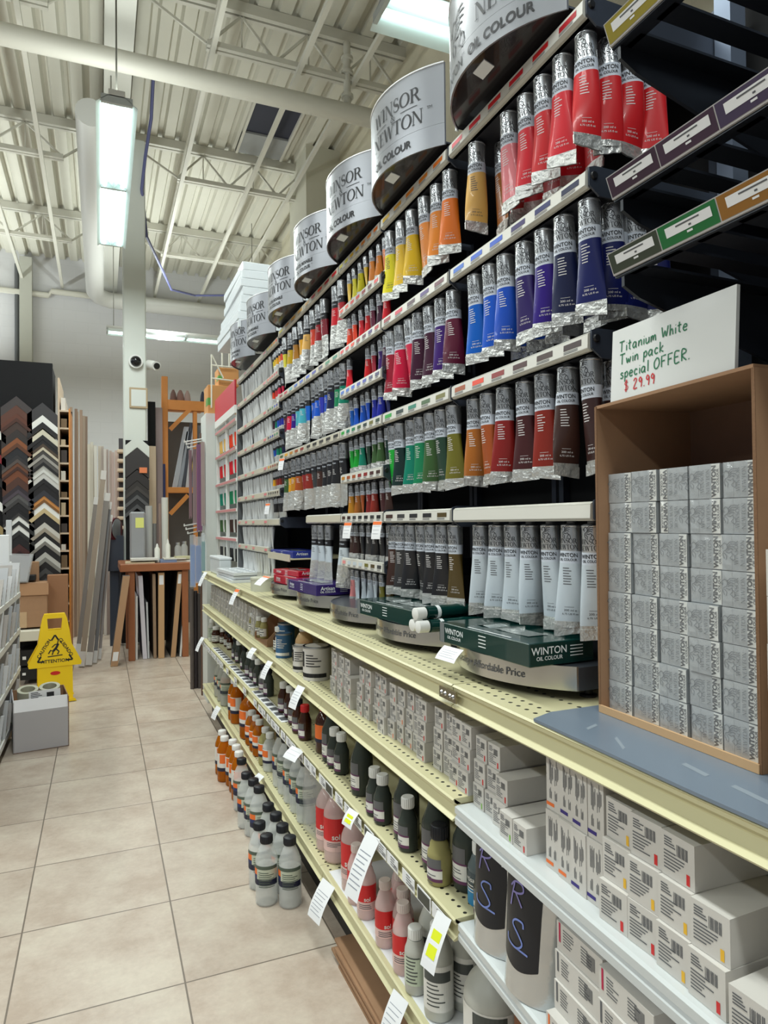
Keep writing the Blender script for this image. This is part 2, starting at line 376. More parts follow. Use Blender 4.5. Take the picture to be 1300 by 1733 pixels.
# big round pipe across the aisle, valve on a riser, round duct over the aisle
pp = at(300, 125, Z=5.3); q = MB(); q.rod([(XL, pp.y+.06, 5.3), (XR, pp.y-.02, 5.3)], .088, 16)
solo('sprinkler_main', q.mesh('sprinkler_main', [STEELW], smooth=50), 'thick cream pipe crossing the ceiling in front of the column', 'pipe')
v = thing('pipe_valve', 'cream pipe fitting with flanges standing on the thick ceiling pipe', 'valve', at(588, 175, Y=pp.y))
part('riser', MB().rod([(0,0,-.02),(0,0,.6)], .035, 12).mesh('riser', [STEELW], smooth=50), v)
for z in (.05, .28, .42): part('flange', MB().lathe([(.06,z),(.06,z+.03)], 14).mesh('flange', [STEELW], smooth=50), v)
dz = 5.35; d0 = at(153, 190, Z=dz); d1 = at(160, 535, Z=dz)
du = MB(); du.rod([(d0.x, d0.y, dz), (d0.x, YB-.75, dz), (d0.x+.06, YB-.5, dz), (d0.x+.25, YB-.33, dz), (XR-.05, YB-.3, dz)], .14, 18)
solo('air_duct', du.mesh('air_duct', [mat('duct_paint', (196,196,192), .5)], smooth=50), 'round pale duct running along the ceiling behind the hanging light', 'duct')
# wall details: pilaster, conduits
px0, px1 = at(33, 560, Y=YB-.2).x, at(54, 560, Y=YB-.2).x
struct('trim_%d' % ji, MB().box(px0, px1, YB-.2, YB, 0, 6.0).mesh('pilaster', [mat('pilaster_paint', (178,178,168), .6)])); ji += 1
cx = at(28, 560, Y=YB-.1).x
solo('wall_conduit', MB().rod([(cx, YB-.06, 0), (cx, YB-.06, 5.9)], .035, 8).mesh('wall_conduit', [mat('dark_conduit', (92,94,96), .5)], smooth=50), 'dark vertical conduit on the back wall at far left', 'conduit')
za = at(60, 497, Y=YB-.1).z
solo('wall_pipe', MB().rod([(XL, YB-.08, za+.06), (at(83, 500, Y=YB).x, YB-.08, za), (at(88, 494, Y=YB).x, YB-.08, za+.08), (XR, YB-.08, za+.02)], .05, 10).mesh('wall_pipe', [STEELW], smooth=50), 'cream pipe running level across the top of the back wall', 'pipe')
# boxed shaft by the right wall
s0 = at(518, 300, Y=8.2); s1 = at(596, 300, Y=8.2)
struct('trim_%d' % ji, MB().box(s0.x, XR+.05, 8.2, 9.0, 0, ZC).mesh('shaft', [mat('shaft_paint', (204,202,186), .6)])); ji += 1
# blue cables
cb = mat('blue_cable', (92,96,140), .5)
c1 = [at(265, 0, Y=7.0), at(262, 80, Y=7.3), at(256, 200, Y=7.6), at(246, 265, Y=7.88), at(240, 320, Y=7.9), at(248, 400, Y=8.2), at(262, 430, Y=8.8), at(290, 490, Y=11), at(330, 500, Y=12), at(385, 500, Y=12)]
solo('data_cable', MB().rod(c1, .018, 6).mesh('data_cable', [cb], smooth=50), 'blue cable hanging down beside the column', 'cable')

# ================================================================== fluorescent lights
TUBEL = mat('lit_lamp', (235,255,252), .4, emit=((222,255,250), 5.5))
REFL = mat('white_reflector', (226,236,236), .3)
def strip_light(label, c, L, w, along, nt=2, chain=None):
    t = thing('fluorescent_light', label, 'ceiling light', c, (0, 0, 0 if along == 'y' else PI/2), None)
    h = L/2
    b = MB(); b.box(-.05, .05, -h, h, .04, .09); part('housing', b.mesh('housing', [WHITE], bevel=.004), t)
    r = MB()
    for s in (-1, 1):
        r.add([(s*.05,-h,.045),(s*.05,h,.045),(s*w/2,h,-.012),(s*w/2,-h,-.012),(s*.05,-h,.049),(s*.05,h,.049),(s*w/2,h,-.008),(s*w/2,-h,-.008)],[(0,1,2,3),(7,6,5,4),(0,3,7,4),(1,5,6,2),(3,2,6,7)])
    r.prism([(-.03,.04),(.03,.04),(0,.0)], -h+.01, h-.01, 'xz')
    part('reflector', r.mesh('reflector', [REFL]), t)
    for s in (-1, 1):
        for k in range(2):
            y0 = -h+.03+k*h; part('lamp_tube', MB().rod([(s*.065, y0, .015), (s*.065, y0+h-.06, .015)], .014, 10).mesh('lamp_tube', [TUBEL], smooth=60), t)
    for y in (-h, -.012, h-.024): part('lamp_holder', MB().box(-w*.38, w*.38, y, y+.024, .0, .05).mesh('lamp_holder', [mat('holder_grey', (190,196,196), .4)]), t)
    for y in (-h+.1, h-.1):
        if chain: part('hanging_chain', MB().rod([(0, y, .09), (.0, y, chain-c[2])], .006, 5).mesh('hanging_chain', [mat('chain_grey', (120,120,112), .5)]), t)
    return t
strip_light('long lit fluorescent fixture hanging on chains over the aisle', (.105, 5.80, 4.0), 2.40, .25, 'y', chain=6.05)
p0, p1 = at(643, 18, Z=4.0), at(765, 40, Z=4.0)
strip_light('lit fluorescent fixture above the nearest round silver header', (p0.x+1.2, p0.y-.03, 4.0), 2.40, .34, 'x', chain=6.05)
p2 = at(180, 562, Y=10.6); p3 = at(395, 577, Y=10.6)
strip_light('lit fluorescent fixture hanging level before the back wall', ((p2.x+p3.x)/2+.2, 10.6, p2.z), p3.x-p2.x+.4, .25, 'x', chain=6.05)
# ================================================================== gondola shelving
XF, XBK = .655, 1.15
ZCT, Z2, Z3, ZB = .982, .752, .512, .200
def holes(name, col, rows, pitch=.0254, r=.0042):
    m = bpy.data.materials.new(name); m.use_nodes = True; nt = m.node_tree; N = nt.nodes.new; L = nt.links.new
    b = nt.nodes['Principled BSDF']; b.inputs['Roughness'].default_value = .38
    tc = N('ShaderNodeTexCoord'); sp = N('ShaderNodeSeparateXYZ'); L(tc.outputs['Object'], sp.inputs[0])
    def M(op, a, bb=None):
        n = N('ShaderNodeMath'); n.operation = op
        for i, q in enumerate((a, bb)):
            if q is None: continue
            if isinstance(q, (int, float)): n.inputs[i].default_value = q
            else: L(q, n.inputs[i])
        return n.outputs[0]
    yy = M('SUBTRACT', M('FRACT', M('DIVIDE', sp.outputs[1], pitch)), .5); yy = M('MULTIPLY', yy, pitch); y2 = M('MULTIPLY', yy, yy)
    tot = None
    for x in rows:
        dx = M('SUBTRACT', sp.outputs[0], x); d = M('SQRT', M('ADD', M('MULTIPLY', dx, dx), y2)); h = M('LESS_THAN', d, r)
        tot = h if tot is None else M('MAXIMUM', tot, h)
    nz = N('ShaderNodeNewGeometry'); s2 = N('ShaderNodeSeparateXYZ'); L(nz.outputs['Normal'], s2.inputs[0])
    tot = M('MULTIPLY', tot, M('GREATER_THAN', s2.outputs[2], .5))
    n1 = N('ShaderNodeTexNoise'); n1.inputs['Scale'].default_value = 6; L(tc.outputs['Object'], n1.inputs['Vector'])
    base = N('ShaderNodeMixRGB'); c = rgb(*col); base.inputs[1].default_value = (*[x*.94 for x in c], 1); base.inputs[2].default_value = (*c, 1); L(n1.outputs['Fac'], base.inputs[0])
    mx = N('ShaderNodeMixRGB'); mx.inputs[2].default_value = (*rgb(30,30,26), 1); L(tot, mx.inputs[0]); L(base.outputs[0], mx.inputs[1]); L(mx.outputs[0], b.inputs['Base Color'])
    return m
TANC = (206,200,160)
TANH = holes('tan_perforated', TANC, (.028, .054, .12, .26))
TANP = holes('tan_shelf', TANC, (.02, .05))
WSH = mat('white_shelf_enamel', (200,204,204), .35)
DUST = mat('dusty_tan', (188,182,150), .5)
CHAN = mat('label_channel', (206,204,176), .25, trans=.0)
LBLK = mat('shelf_label_black', (46,52,46), .4)
def shelf_mesh(y0, y1, lipmat, top, lip=.042, depth=XBK-XF, cove=True, name='shelf'):
    """sheet shelf with a coved price channel along its front; origin at the front top edge"""
    m = MB(); m.box(0, depth, y0, y1, -.012, 0, 0)
    p = [(0,0),(-.004,-.003),(.006,-.012),(.009,-.022),(.004,-lip+.006),(-.006,-lip),(-.004,-lip-.003),(.012,-lip),(.016,-.012)] if cove else [(0,0),(-.006,-.002),(-.006,-.014),(-.002,-.018),(-.006,-.024),(-.006,-lip),(.01,-lip),(.01,-.01)]
    m.prism(p, y0, y1, 'xz', 1)
    return m.mesh(name, [top, lipmat], smooth=30)
def gondola(y0, y1, label, near=False):
    t = thing('gondola_shelving', label, 'shelving', (XF, (y0+y1)/2, 0)); h = (y1-y0)/2-.001
    part('base_deck', shelf_mesh(-h, h, TAN, TANP, .045, name='base_deck'), t, loc=(0,0,ZB))
    part('kick_plate', MB().box(.06, .07, -h, h, 0, ZB-.02).mesh('kick_plate', [BLACK]), t)
    part('back_panel', MB().box(XBK-XF, XBK-XF+.02, -h, h, 0, ZCT-.015).mesh('back_panel', [DARK]), t)
    part('upright', MB().box(XBK-XF-.03, XBK-XF, h-.03, h, 0, ZCT-.015).mesh('upright', [TAN]), t)
    part('counter_shelf', shelf_mesh(-h, h, TAN, TANH, .043, name='counter_shelf'), t, loc=(0,0,ZCT))
    if not near:
        part('middle_shelf', shelf_mesh(-h, h, TAN, TANP, name='middle_shelf'), t, loc=(0,0,Z2))
        s = part('lower_shelf', shelf_mesh(-h, h, TAN, TANH, name='lower_shelf'), t, loc=(0,0,Z3))
    else:
        part('middle_shelf', shelf_mesh(-h, h, WSH, WSH, .036, cove=False, name='middle_shelf'), t, loc=(-.012,0,Z2-.012), rot=(0,0,-.030))
        s = part('lower_shelf', shelf_mesh(-h, h, WSH, WSH, .034, cove=False, name='lower_shelf'), t, loc=(-.022,0,Z3-.006), rot=(0,0,-.055))
    return t, s
SECT = [(1.215, 2.13), (2.13, 3.045), (3.045, 3.96), (3.96, 4.875)]
gondola(.10, 1.213, 'nearest shelving section with white lower shelves under the grey board', near=True)
gs = []
for (a, b), l in zip(SECT, ('tan shelving section with dark bottles and red label bottles', 'tan shelving section with orange label solvent bottles on its base', 'tan shelving section with amber oil bottles on its base', 'tan shelving section at the far end of the run')):
    gs.append(gondola(a, b, l))
# counter joint plate
j = MB(); j.box(-.003, 0, -.035, .035, -.011, .011)
t = thing('joint_plate', 'small screwed metal plate joining two front lips of the counter', 'bracket', (XF-.0055, 1.225, ZCT-.022))
part('plate', j.mesh('plate', [mat('dull_metal', (150,140,116), .4, metal=.8)]), t)
for y in (-.025, -.012, .008, .024): part('screw', MB().lathe([(.0048,0),(.003,.003)], 8).mesh('screw', [CHROME]), t, loc=(-.003, y, 0), rot=(0,-PI/2,0))
# labels in the price channel of the lower shelf
LW = MB().box(-.0015, 0, -.034, .034, -.014, .014).mesh('price_label', [PAPER]); 
def print_lines(m, y0, y1, z0, z1, n, x=-.0018, mi=1):
    for i in range(n):
        z = z1-(z1-z0)*(i+.5)/n; w = (y1-y0)*random.uniform(.5,1); m.add([(x,y1,z),(x,y1-w,z),(x,y1-w,z+(z1-z0)*.4/n),(x,y1,z+(z1-z0)*.4/n)], [(0,1,2,3)], mi)
    return m
lwm = []
for k in range(3):
    m = MB().box(-.0015, 0, -.033, .033, -.015, .015); print_lines(m, -.028, .01, -.012, .012, 4)
    for q in range(6): y = -.03+.0035*q; m.add([(-.0018,y,-.01),(-.0018,y+.0018,-.01),(-.0018,y+.0018,.0),(-.0018,y,.0)], [(0,1,2,3)], 1)
    lwm.append(m.mesh('price_label', [PAPER, INKG]))
ldk = MB().box(-.002, 0, -.033, .033, -.016, .016, 0).box(-.0026, -.002, -.029, .029, -.013, .013, 1).mesh('price_label', [PAPER, LBLK])
for k, (t, s) in enumerate(gs):
    yc = (SECT[k][0]+SECT[k][1])/2; y = SECT[k][0]+.06; i = 0
    while y < SECT[k][1]-.04:
        if k < 2 or i % 3 == 0 or k == 3:
            me = ldk if (i % 4 == 1 and k == 0) else lwm[i % 3]
            part('price_label', me, s, loc=(-.006, y-yc, -.024))
        y += .072+.01*(i % 3); i += 1

# ================================================================== display stands for the tubes
XT = .79           # front face of the tube rails
def arcpts(h, sag, x0, n=20):
    R = (h*h+sag*sag)/(2*sag); cx = x0-sag+R; a = math.asin(h/R)
    return [(cx-R*math.cos(-a+2*a*i/n), R*math.sin(-a+2*a*i/n)) for i in range(n+1)], R, cx
HH, SAG = .207, .092
ARC, AR, ACX = arcpts(HH, SAG, XT)
def on_arc(off):
    def f(u, v): a = u/AR; return (ACX-(AR+off)*math.cos(a), -(AR+off)*math.sin(a), v)
    return f
def curved_sheet(z0, z1, t=.004):
    m = MB(); A, B = ARC, [(x+t, y) for x, y in ARC]; n = len(A)
    poly = A+B[::-1]; m.prism(poly, z0, z1, 'xy', 0); return m
HZ0, HZ1 = 2.245, 2.452
hdr_sheet = curved_sheet(HZ0+.055, HZ1).mesh('header_sheet', [SHEET], smooth=40)
hdr_strip = curved_sheet(HZ0, HZ0+.0545, .004).mesh('header_strip', [SHEET], smooth=40)
hdr_bot = MB().prism([(x+.004, y) for x, y in ARC]+[(1.0, HH), (1.0, -HH)], HZ0+.004, HZ0+.008, 'xy', 0).prism([(.722,-.03),(.722,.015),(.752,.025),(.752,-.02)], HZ0+.002, HZ0+.0038, 'xy', 1).mesh('header_floor', [mat('header_underside', (38,36,38), .22, coat=.5), mat('white_rectangle', (236,244,246), .5)])  # dark floor plate with a small white rectangle just below it
hdr_edge = MB().rod([(x, y, HZ1) for x, y in ARC], .0025, 5).rod([(ARC[-1][0]+.0, HH+.001, HZ0), (ARC[-1][0], HH+.001, HZ1)], .004, 5).mesh('header_trim', [mat('bright_trim', (236,238,240), .3, metal=.3)], smooth=50)
def lettering(kind):
    m = MB(); m2 = MB(); m3 = MB(); f = on_arc(.0012)
    def put(g, u0, v0, m=m): m.map2(([(x+u0, y+v0) for x, y in g[0]], g[1]), f)
    u = .135 if kind == 'winton' else .075
    put(serif('WINSOR', .036), u, 2.393); put(serif('&', .019), u, 2.364); put(rect2(-.085,-.03,-.0008,.0008,6), u, 2.364); put(rect2(.03,.085,-.0008,.0008,6), u, 2.364)
    put(serif('NEWTON', .036), u, 2.334); put(text2('TM', .011, 0), u+.12, 2.348)
    if kind == 'winton':
        put(crest(.09), -.05, 2.345, m3)
        put(text2('WINTON', .028, .006, cut=.01), -.078, 2.271, m2); put(text2('OIL COLOUR', .028, .026, cut=.01), .09, 2.271, m2); put(text2('TM', .008), -.012, 2.28, m2)
    elif kind == 'oil': put(text2('OIL COLOUR', .027, .026, cut=.01), .058, 2.272, m2)
    else:
        put(text2('WATER MIXABLE', .018, .03, cut=.01), .055, 2.286, m2); put(text2('OIL COLOUR', .018, .03, cut=.01), .055, 2.265, m2); put(text2('TM', .006), .12, 2.27, m2)
    return [('lettering', m.mesh('lettering', [INK])), ('subtitle', m2.mesh('subtitle', [INK]))] + ([('emblem', m3.mesh('emblem', [INKG]))] if m3.v else [])
LET = {k: lettering(k) for k in ('winton', 'oil', 'water')}
# bowed tray at the foot
TZ0, TZ1 = 1.002, 1.046
tray_sh = curved_sheet(TZ0, TZ1).mesh('tray_sheet', [mat('polished_tray', (200,198,190), .22, metal=.92)], smooth=40)
tray_top = MB().prism([(x+.004, y) for x, y in ARC]+[(1.05, HH), (1.05, -HH)], TZ1-.006, TZ1-.002, 'xy', 0).box(XT+.004, 1.05, -HH, -HH+.003, TZ0, TZ1-.006).box(XT+.004, 1.05, HH-.003, HH, TZ0, TZ1-.006).mesh('tray_top', [mat('tray_grey', (84,88,96), .3, metal=.6)])
m = MB(); f = on_arc(.0012); g = text2('Great Quality • Affordable Price', .021, .004, cut=.008); m.map2(([(x-.0, y+(TZ0+TZ1)/2) for x, y in g[0]], g[1]), f); tray_let = m.mesh('lettering', [mat('grey_lettering', (84,84,88), .5)])
foot = MB().lathe([(.016,0),(.016,.004),(.008,.006),(.008,.02)], 14).mesh('foot', [BLACK], smooth=40)
def rail_mesh(w):
    """shallow tray of a tube rail: coved front strip, dark floor with lane slots; origin at its top front"""
    m = MB(); m.prism([(0,0),(-.006,-.004),(-.007,-.03),(-.002,-.034),(.012,-.034),(.012,-.030),(.002,-.029),(.001,-.004),(.004,-.002)], -w, w, 'xz', 0)
    m.box(.004, .33, -w, w, -.034, -.031, 1)
    return m.mesh('shelf_rail', [mat('rail_clear_white', (196,194,184), .2), mat('rail_floor', (46,48,54), .4)])
def strip_mesh(w, cols, tone=0):
    ms = [mat('strip_paper', (212,210,202), .4) if tone == 0 else mat('aged_strip', (196,190,172), .35), INKG]; m = MB()
    m.add([(-.0066,-w,-.0055),(-.0066,w,-.0055),(-.0076,w,-.029),(-.0076,-w,-.029)], [(0,1,2,3)], 0)
    n = len(cols)
    for i, c in enumerate(cols):
        if c is None: continue
        y = w-(i+.5)*2*w/n; hw = w/n*.6; ms.append(paint(c)); k = len(ms)-1
        m.add([(-.0072,y+hw,-.010),(-.0072,y-hw,-.010),(-.0078,y-hw,-.021),(-.0078,y+hw,-.021)], [(0,1,2,3)], k)
        for q in range(2): m.add([(-.0079,y+hw,-.0232-q*.0026),(-.0079,y-hw*.6,-.0232-q*.0026),(-.0079,y-hw*.6,-.0244-q*.0026),(-.0079,y+hw,-.0244-q*.0026)], [(0,1,2,3)], 1)
    return m.mesh('price_strip', ms)
endarm = MB().prism([(-.002,.002),(.012,.006),(.33,.006),(.33,-.05),(.02,-.046),(-.002,-.03)], -.004, 0, 'xz', 0).mesh('end_bracket', [SLATE])
bolt = MB().lathe([(.008,0),(.006,.004)], 10).mesh('bolt', [BLACK], smooth=40)
def stand(yc, w, label, hdr, rails, tray=True, tone=0):
    """rails: (top z, chip colours, y offset, half width, end bracket)"""
    t = thing('paint_display_stand', label, 'display stand', (0, yc, 0))
    part('back_panel', MB().box(1.125, 1.14, -w, w, 1.0, 2.3).mesh('back_panel', [DARK]), t)
    for s in (-1, 1):
        u = MB().box(1.105, 1.125, s*w-.018*(s+1)/2*1, s*w+.018*(1-s)/2, 1.0, 2.3); part('upright', u.mesh('upright', [SLATE]), t)
    for (zt, cols, oy, hw, endb) in rails:
        r = part('shelf_rail', rail_mesh(hw), t, loc=(XT+.007, oy, zt))
        part('price_strip', strip_mesh(hw, cols, tone), r)
        if endb:
            e = part('end_bracket', endarm, r, loc=(0, -hw-.001, 0)); 
            part('bolt', bolt, r, loc=(.008, -hw-.005, -.012), rot=(PI/2,0,0))
    if hdr:
        h = part('header', hdr_sheet, t); part('header_strip', hdr_strip, h); part('header_floor', hdr_bot, h); part('header_trim', hdr_edge, h); [part(n_, l_, h) for n_, l_ in LET[hdr]]
    if tray:
        b = part('base_tray', tray_sh, t); part('tray_top', tray_top, b); part('lettering', tray_let, b)
        for y in (-HH+.03, HH-.03): part('foot', foot, b, loc=(.84, y, ZCT))
    return t

# ------------------------------------------------------------------ paint tubes
def tube_fn(r, L, w, twist, fold):
    """point on a paint tube hanging cap up: round at its top, pressed flat at its crimp; front faces -x"""
    def P(phi, t):
        s = max(0.0, (t-.08)/.86); s = min(1, s)**1.15
        a = r+(w-r)*s; b = r*(1-s)+.0012
        x, y = -b*math.cos(phi), -a*math.sin(phi)
        if s > .5: x += fold*(s-.5)*abs(math.sin(phi))
        c, q = math.cos(twist*s), math.sin(twist*s)
        return (x*c-y*q, x*q+y*c, -L*t)
    return P
def tube_parts(r, L, w, twist, fold, style, skew=0.0, detail=True):
    P = tube_fn(r, L, w, twist, fold); n = 22; res = {}
    def band(t0, t1, k, mi, m, off=0):
        vs = []; fs = []
        for i in range(k+1):
            t = t0+(t1-t0)*i/k
            for j in range(n): vs.append(P(2*PI*j/n, t))
        for i in range(k):
            for j in range(n): a = i*n+j; b = i*n+(j+1) % n; fs.append((a, b, b+n, a+n))
        m.add(vs, fs, mi); return m
    def txt(m, g, v, mi, off=.0004, u0=0):
        rr = r
        def f(x, y):
            t = -(y+v)/L; ph = (x+u0)/(rr*1.15); p = P(ph, t); d = Vector((-math.cos(ph), -math.sin(ph), 0)); 
            return (p[0]+d.x*off, p[1]+d.y*off, p[2])
        m.map2(g, f, mi)
    if style == 'winton': cuts = (.26, .375, .925)
    elif style == 'artisan': cuts = (.27, .38, .66)
    else: cuts = (.24, .34, .9)
    m = MB(); dome = [(r*.45, .004), (r*.5, .0), (r*.93, -.002), (r*1.04, -.004), (r*1.04, -.0065), (r, -.0075)]
    m.lathe(dome, n, 0, caps=True); band(.0075/L, cuts[0], 3, 0, m)
    if detail and style != 'white':
        txt(m, crest(.026*r/.0195), -L*.085, 1); sz = .0092*r/.0195
        txt(m, serif('WINSOR', sz), -L*.165, 1); txt(m, serif('NEWTON', sz), -L*.222, 1)
    res['metal_shoulder'] = m.mesh('metal_shoulder', [SILVER, INK], smooth=40)
    m = MB(); band(cuts[0], cuts[1], 2, 0, m)
    if detail:
        sz = .0105*r/.0195
        if style == 'winton': txt(m, text2('WINTON', sz, .02), -L*(cuts[0]+.04), 1); txt(m, text2('OIL COLOUR', sz*.62, .02), -L*(cuts[0]+.082), 1)
        elif style == 'artisan': txt(m, text2('Artisan', sz*.9, .01), -L*(cuts[0]+.05), 1)
    res['title_band'] = m.mesh('title_band', [BAND, INK], smooth=40)
    m = MB(); band(cuts[1], cuts[2], 6, 0, m)
    if detail:
        v0 = cuts[1]+.05
        for k in range(7 if style == 'winton' else 4):
            u = .009*r/.0195; txt(m, rect2(-u, u*random.uniform(.2,1), 0, .0016*r/.0195, 3), -L*(v0+k*.025), 1, .0004, -.002)
        if style == 'winton' and r > .015:
            txt(m, text2('200 ml e', .0055, .01), -L*.82, 1); txt(m, text2('6.75 US fl oz', .0048, .01), -L*.855, 1); txt(m, rect2(-.009,.006,0,.0006,3), -L*.79, 1)
    res['colour_label'] = m.mesh('colour_label', [CARTON, mat('pale_print', (226,222,222), .5)], smooth=40)
    m = MB(); band(cuts[2], .985, 2, 0, m)
    # folded crimp with a ragged hem
    e0 = P(PI/2, .985); e1 = P(-PI/2, .985); a, b = Vector(e0), Vector(e1); d = (b-a); nrm = d.cross(Vector((0,0,1))).normalized()
    q = 6; top = []; bot = []
    for i in range(q+1):
        u = i/q; jit = .0012*math.sin(i*2.3+twist*9)
        pt = a+d*u; top.append(pt+Vector((0,0,.006))); bot.append(pt+Vector((0,0,-.013-skew*(u-.5)))+nrm*jit)
    vs = []; fs = []
    for i in range(q+1): vs += [top[i]+nrm*.0022, bot[i]+nrm*.0016, bot[i]-nrm*.0016, top[i]-nrm*.0022]
    for i in range(q):
        o = 4*i; fs += [(o,o+4,o+5,o+1),(o+1,o+5,o+6,o+2),(o+2,o+6,o+7,o+3),(o+3,o+7,o+4,o)]
    fs += [(0,1,2,3),(4*q+3,4*q+2,4*q+1,4*q)]; m.add(vs, fs, 0)
    res['crimp'] = m.mesh('crimp', [CRIMPM], smooth=35)
    return res
VARS = [(-.25,.004,.005), (.35,-.003,-.008), (.75,.006,.010), (1.15,.0,-.006), (.55,-.006,.004)]
BIG = [tube_parts(.0195, .200, .029, tw, fo, 'winton', sk) for tw, fo, sk in VARS]
SML = [tube_parts(.0105, .108, .0155, tw, fo*.6, 'winton', sk*.5) for tw, fo, sk in VARS[:3]]
ART = [tube_parts(.019, .222, .028, tw, fo, 'artisan', sk) for tw, fo, sk in VARS]
ARS = [tube_parts(.0100, .110, .0150, tw, fo*.6, 'artisan', sk*.5, detail=False) for tw, fo, sk in VARS[:3]]
WHT = [tube_parts(.0125, .122, .0180, tw, fo*.6, 'white', sk*.5, detail=False) for tw, fo, sk in VARS[:3]]
BBAND = mat('title_band_black', (30,30,34), .4); WFOIL = mat('white_foil', (214,216,216), .35, metal=.35)
ntube = 0
def tube(kind, col, cname, x, y, z, label, group, yaw=None, tilt=None, vari=None):
    global ntube
    lib = {'big': BIG, 'small': SML, 'art': ART, 'artsmall': ARS, 'white': WHT}[kind]
    v = lib[(ntube*7+3) % len(lib) if vari is None else vari]; ntube += 1
    t = thing('paint_tube', label, 'paint tube', (x, y, z), (random.uniform(-.02,.02), random.uniform(-.015,.03) if tilt is None else tilt, random.uniform(-.05,.42) if yaw is None else yaw), group)
    cm = paint(col); art = kind.startswith('art')
    part('metal_shoulder', v['metal_shoulder'], t, {0: WFOIL} if kind == 'white' else None)
    part('title_band', v['title_band'], t, {0: BBAND, 1: BAND} if art else ({0: WFOIL} if kind == 'white' else None))
    part('colour_label', v['colour_label'], t, {0: cm, 1: INKG} if sum(col) > 480 else {0: cm})
    part('crimp', v['crimp'], t)
    return t
# colours of the paints
C = dict(lemon=((236,224,30),'lemon yellow'), yellow=((240,196,30),'golden yellow'), gold=((232,168,30),'deep golden yellow'), orange=((238,140,36),'orange'), dorange=((228,116,28),'deep orange'),
 naples=((226,178,96),'pale ochre'), ochre=((190,128,30),'brown ochre'), tan=((170,100,34),'dark ochre'), pink=((222,120,128),'pink'), red=((214,28,44),'red'), scarlet=((206,30,36),'scarlet'), vermil=((228,66,34),'orange red'), dred=((176,22,36),'dark red'),
 crim=((150,20,44),'crimson'), mag=((200,16,62),'magenta red'), plum=((62,18,46),'plum'), violet=((62,26,112),'violet'), maroon=((92,20,48),'maroon'), deepviolet=((40,20,92),'deep violet'), indigo=((46,18,124),'indigo'),
 cer=((0,92,190),'bright blue'), blue=((16,84,196),'blue'), cobalt=((24,78,188),'cobalt blue'), ultra=((28,40,160),'ultramarine'), navy=((20,28,92),'navy blue'), prus=((18,26,66),'dark navy'), turq=((70,168,184),'turquoise'), teal=((0,124,100),'teal green'),
 bgreen=((20,160,50),'bright green'), vgreen=((14,44,42),'very dark green'), green=((20,128,84),'green'), sap=((58,92,48),'sap green'), dgreen=((34,62,46),'dark green'), olive=((112,108,36),'olive'),
 sienna=((160,76,28),'burnt orange'), rust=((136,30,28),'rust red'), umberred=((70,30,32),'dark maroon brown'), brownred=((138,40,28),'red brown'), umber=((62,38,32),'dark brown'), dumber=((54,30,28),'deep brown'),
 black=((30,30,34),'black'), char=((52,52,54),'charcoal'), bronze=((78,62,24),'bronze brown'), white=((196,206,214),'white'), skin=((226,140,140),'salmon pink'), foil=((206,208,208),'silver white'))
def cc(names): return [C[n][0] if n else None for n in names]
RZ = (2.235, 1.930, 1.642, 1.343); HZ = (2.075, 1.785, 1.482, 1.188)
# ---- nearest rack (beside the cardboard box)
A_R = [['pink','red','scarlet','red','scarlet','dred'], ['cer','blue','cobalt','deepviolet','navy','prus'], ['sienna','vermil','rust','umberred','umber','dumber'], [None]*6]
YA, WA = 1.205, .252
stand(YA, WA, 'nearest tube rack, its round silver header cut off at the photo top', 'winton', [(z, cc(c), 0, WA-.002, True) for z, c in zip(RZ, A_R)])
B1_R = [['yellow','gold','orange','orange','dorange'], ['crim','mag','plum','violet','maroon'], ['bgreen','vgreen','teal','sap','olive'], ['umber','char','black','black','bronze']]
YB1 = 1.682; stand(YB1, .212, 'tube rack with orange, purple, green and black tubes left of the nearest', 'oil', [(z, cc(c), 0, .21, True) for z, c in zip(RZ, B1_R)])
B2_full = [['lemon','lemon','yellow','yellow','orange','orange','dorange'], ['red','red','vermil','crim','maroon','violet','dred'], ['bgreen','teal','green','sap','vgreen','olive','dgreen'], ['umber','dumber','char','black','black','char','black']]
B2_half = [['vermil','vermil','red','red','crim','maroon','red'], ['cer','cer','blue','ultra','ultra','navy','navy'], ['ochre','sienna','sienna','rust','rust','umberred','umber'], ['skin','white','white','white','olive','bronze','char']]
rl = []
for z, c in zip(RZ, B2_full): rl.append((z, cc(c), 0, .19, True))
for z, c in zip(HZ, B2_half): rl.append((z, cc(c), 0, .19, True))
YB2 = 2.097; stand(YB2, .192, 'tube rack with two tiers of small tubes per rail', 'oil', rl)
C_R = [['naples','dred','vermil','dred','red'], ['blue','ultra','prus','green','teal'], ['black','black','char','black','black'], [None]*4]
YC1 = 2.515; stand(YC1, .222, 'tube rack with blue and green black-banded tubes above white ones', 'water', [(z, cc(c), 0, .22, z < 1.4) for z, c in zip(RZ, C_R)], tone=1)
C2_R = [['lemon','ochre','gold','naples'], ['crim','mag','turq','cer','blue'], ['sap','gold','ochre','sienna','rust'], [None]*4]
YC2 = 2.965; stand(YC2, .222, 'tube rack with yellow ochre and turquoise black-banded tubes', 'water', [(z, cc(c), 0, .22, False) for z, c in list(zip(RZ, C2_R))[:3]], tone=1)
D_Z = (2.215, 2.058, 1.902, 1.762, 1.612, 1.478, 1.335)
D_C = [['lemon','yellow','gold','orange','vermil'], ['vermil','red','red','mag','mag'], ['plum','green','teal','blue','ultra'], ['prus','cer','ultra','teal','green'], ['gold','sienna','rust','brownred','umber'], ['char','black','char','black','umber'], [None]*5]
YD1 = 3.315; stand(YD1, .115, 'narrow rack of small black-banded tubes', None, [(z, cc(c), 0, .113, True) for z, c in zip(D_Z, D_C)], tray=False, tone=1)
h = thing('paint_display_header', 'round silver header third from the far end of the row', 'header', (0, 3.45, 0))
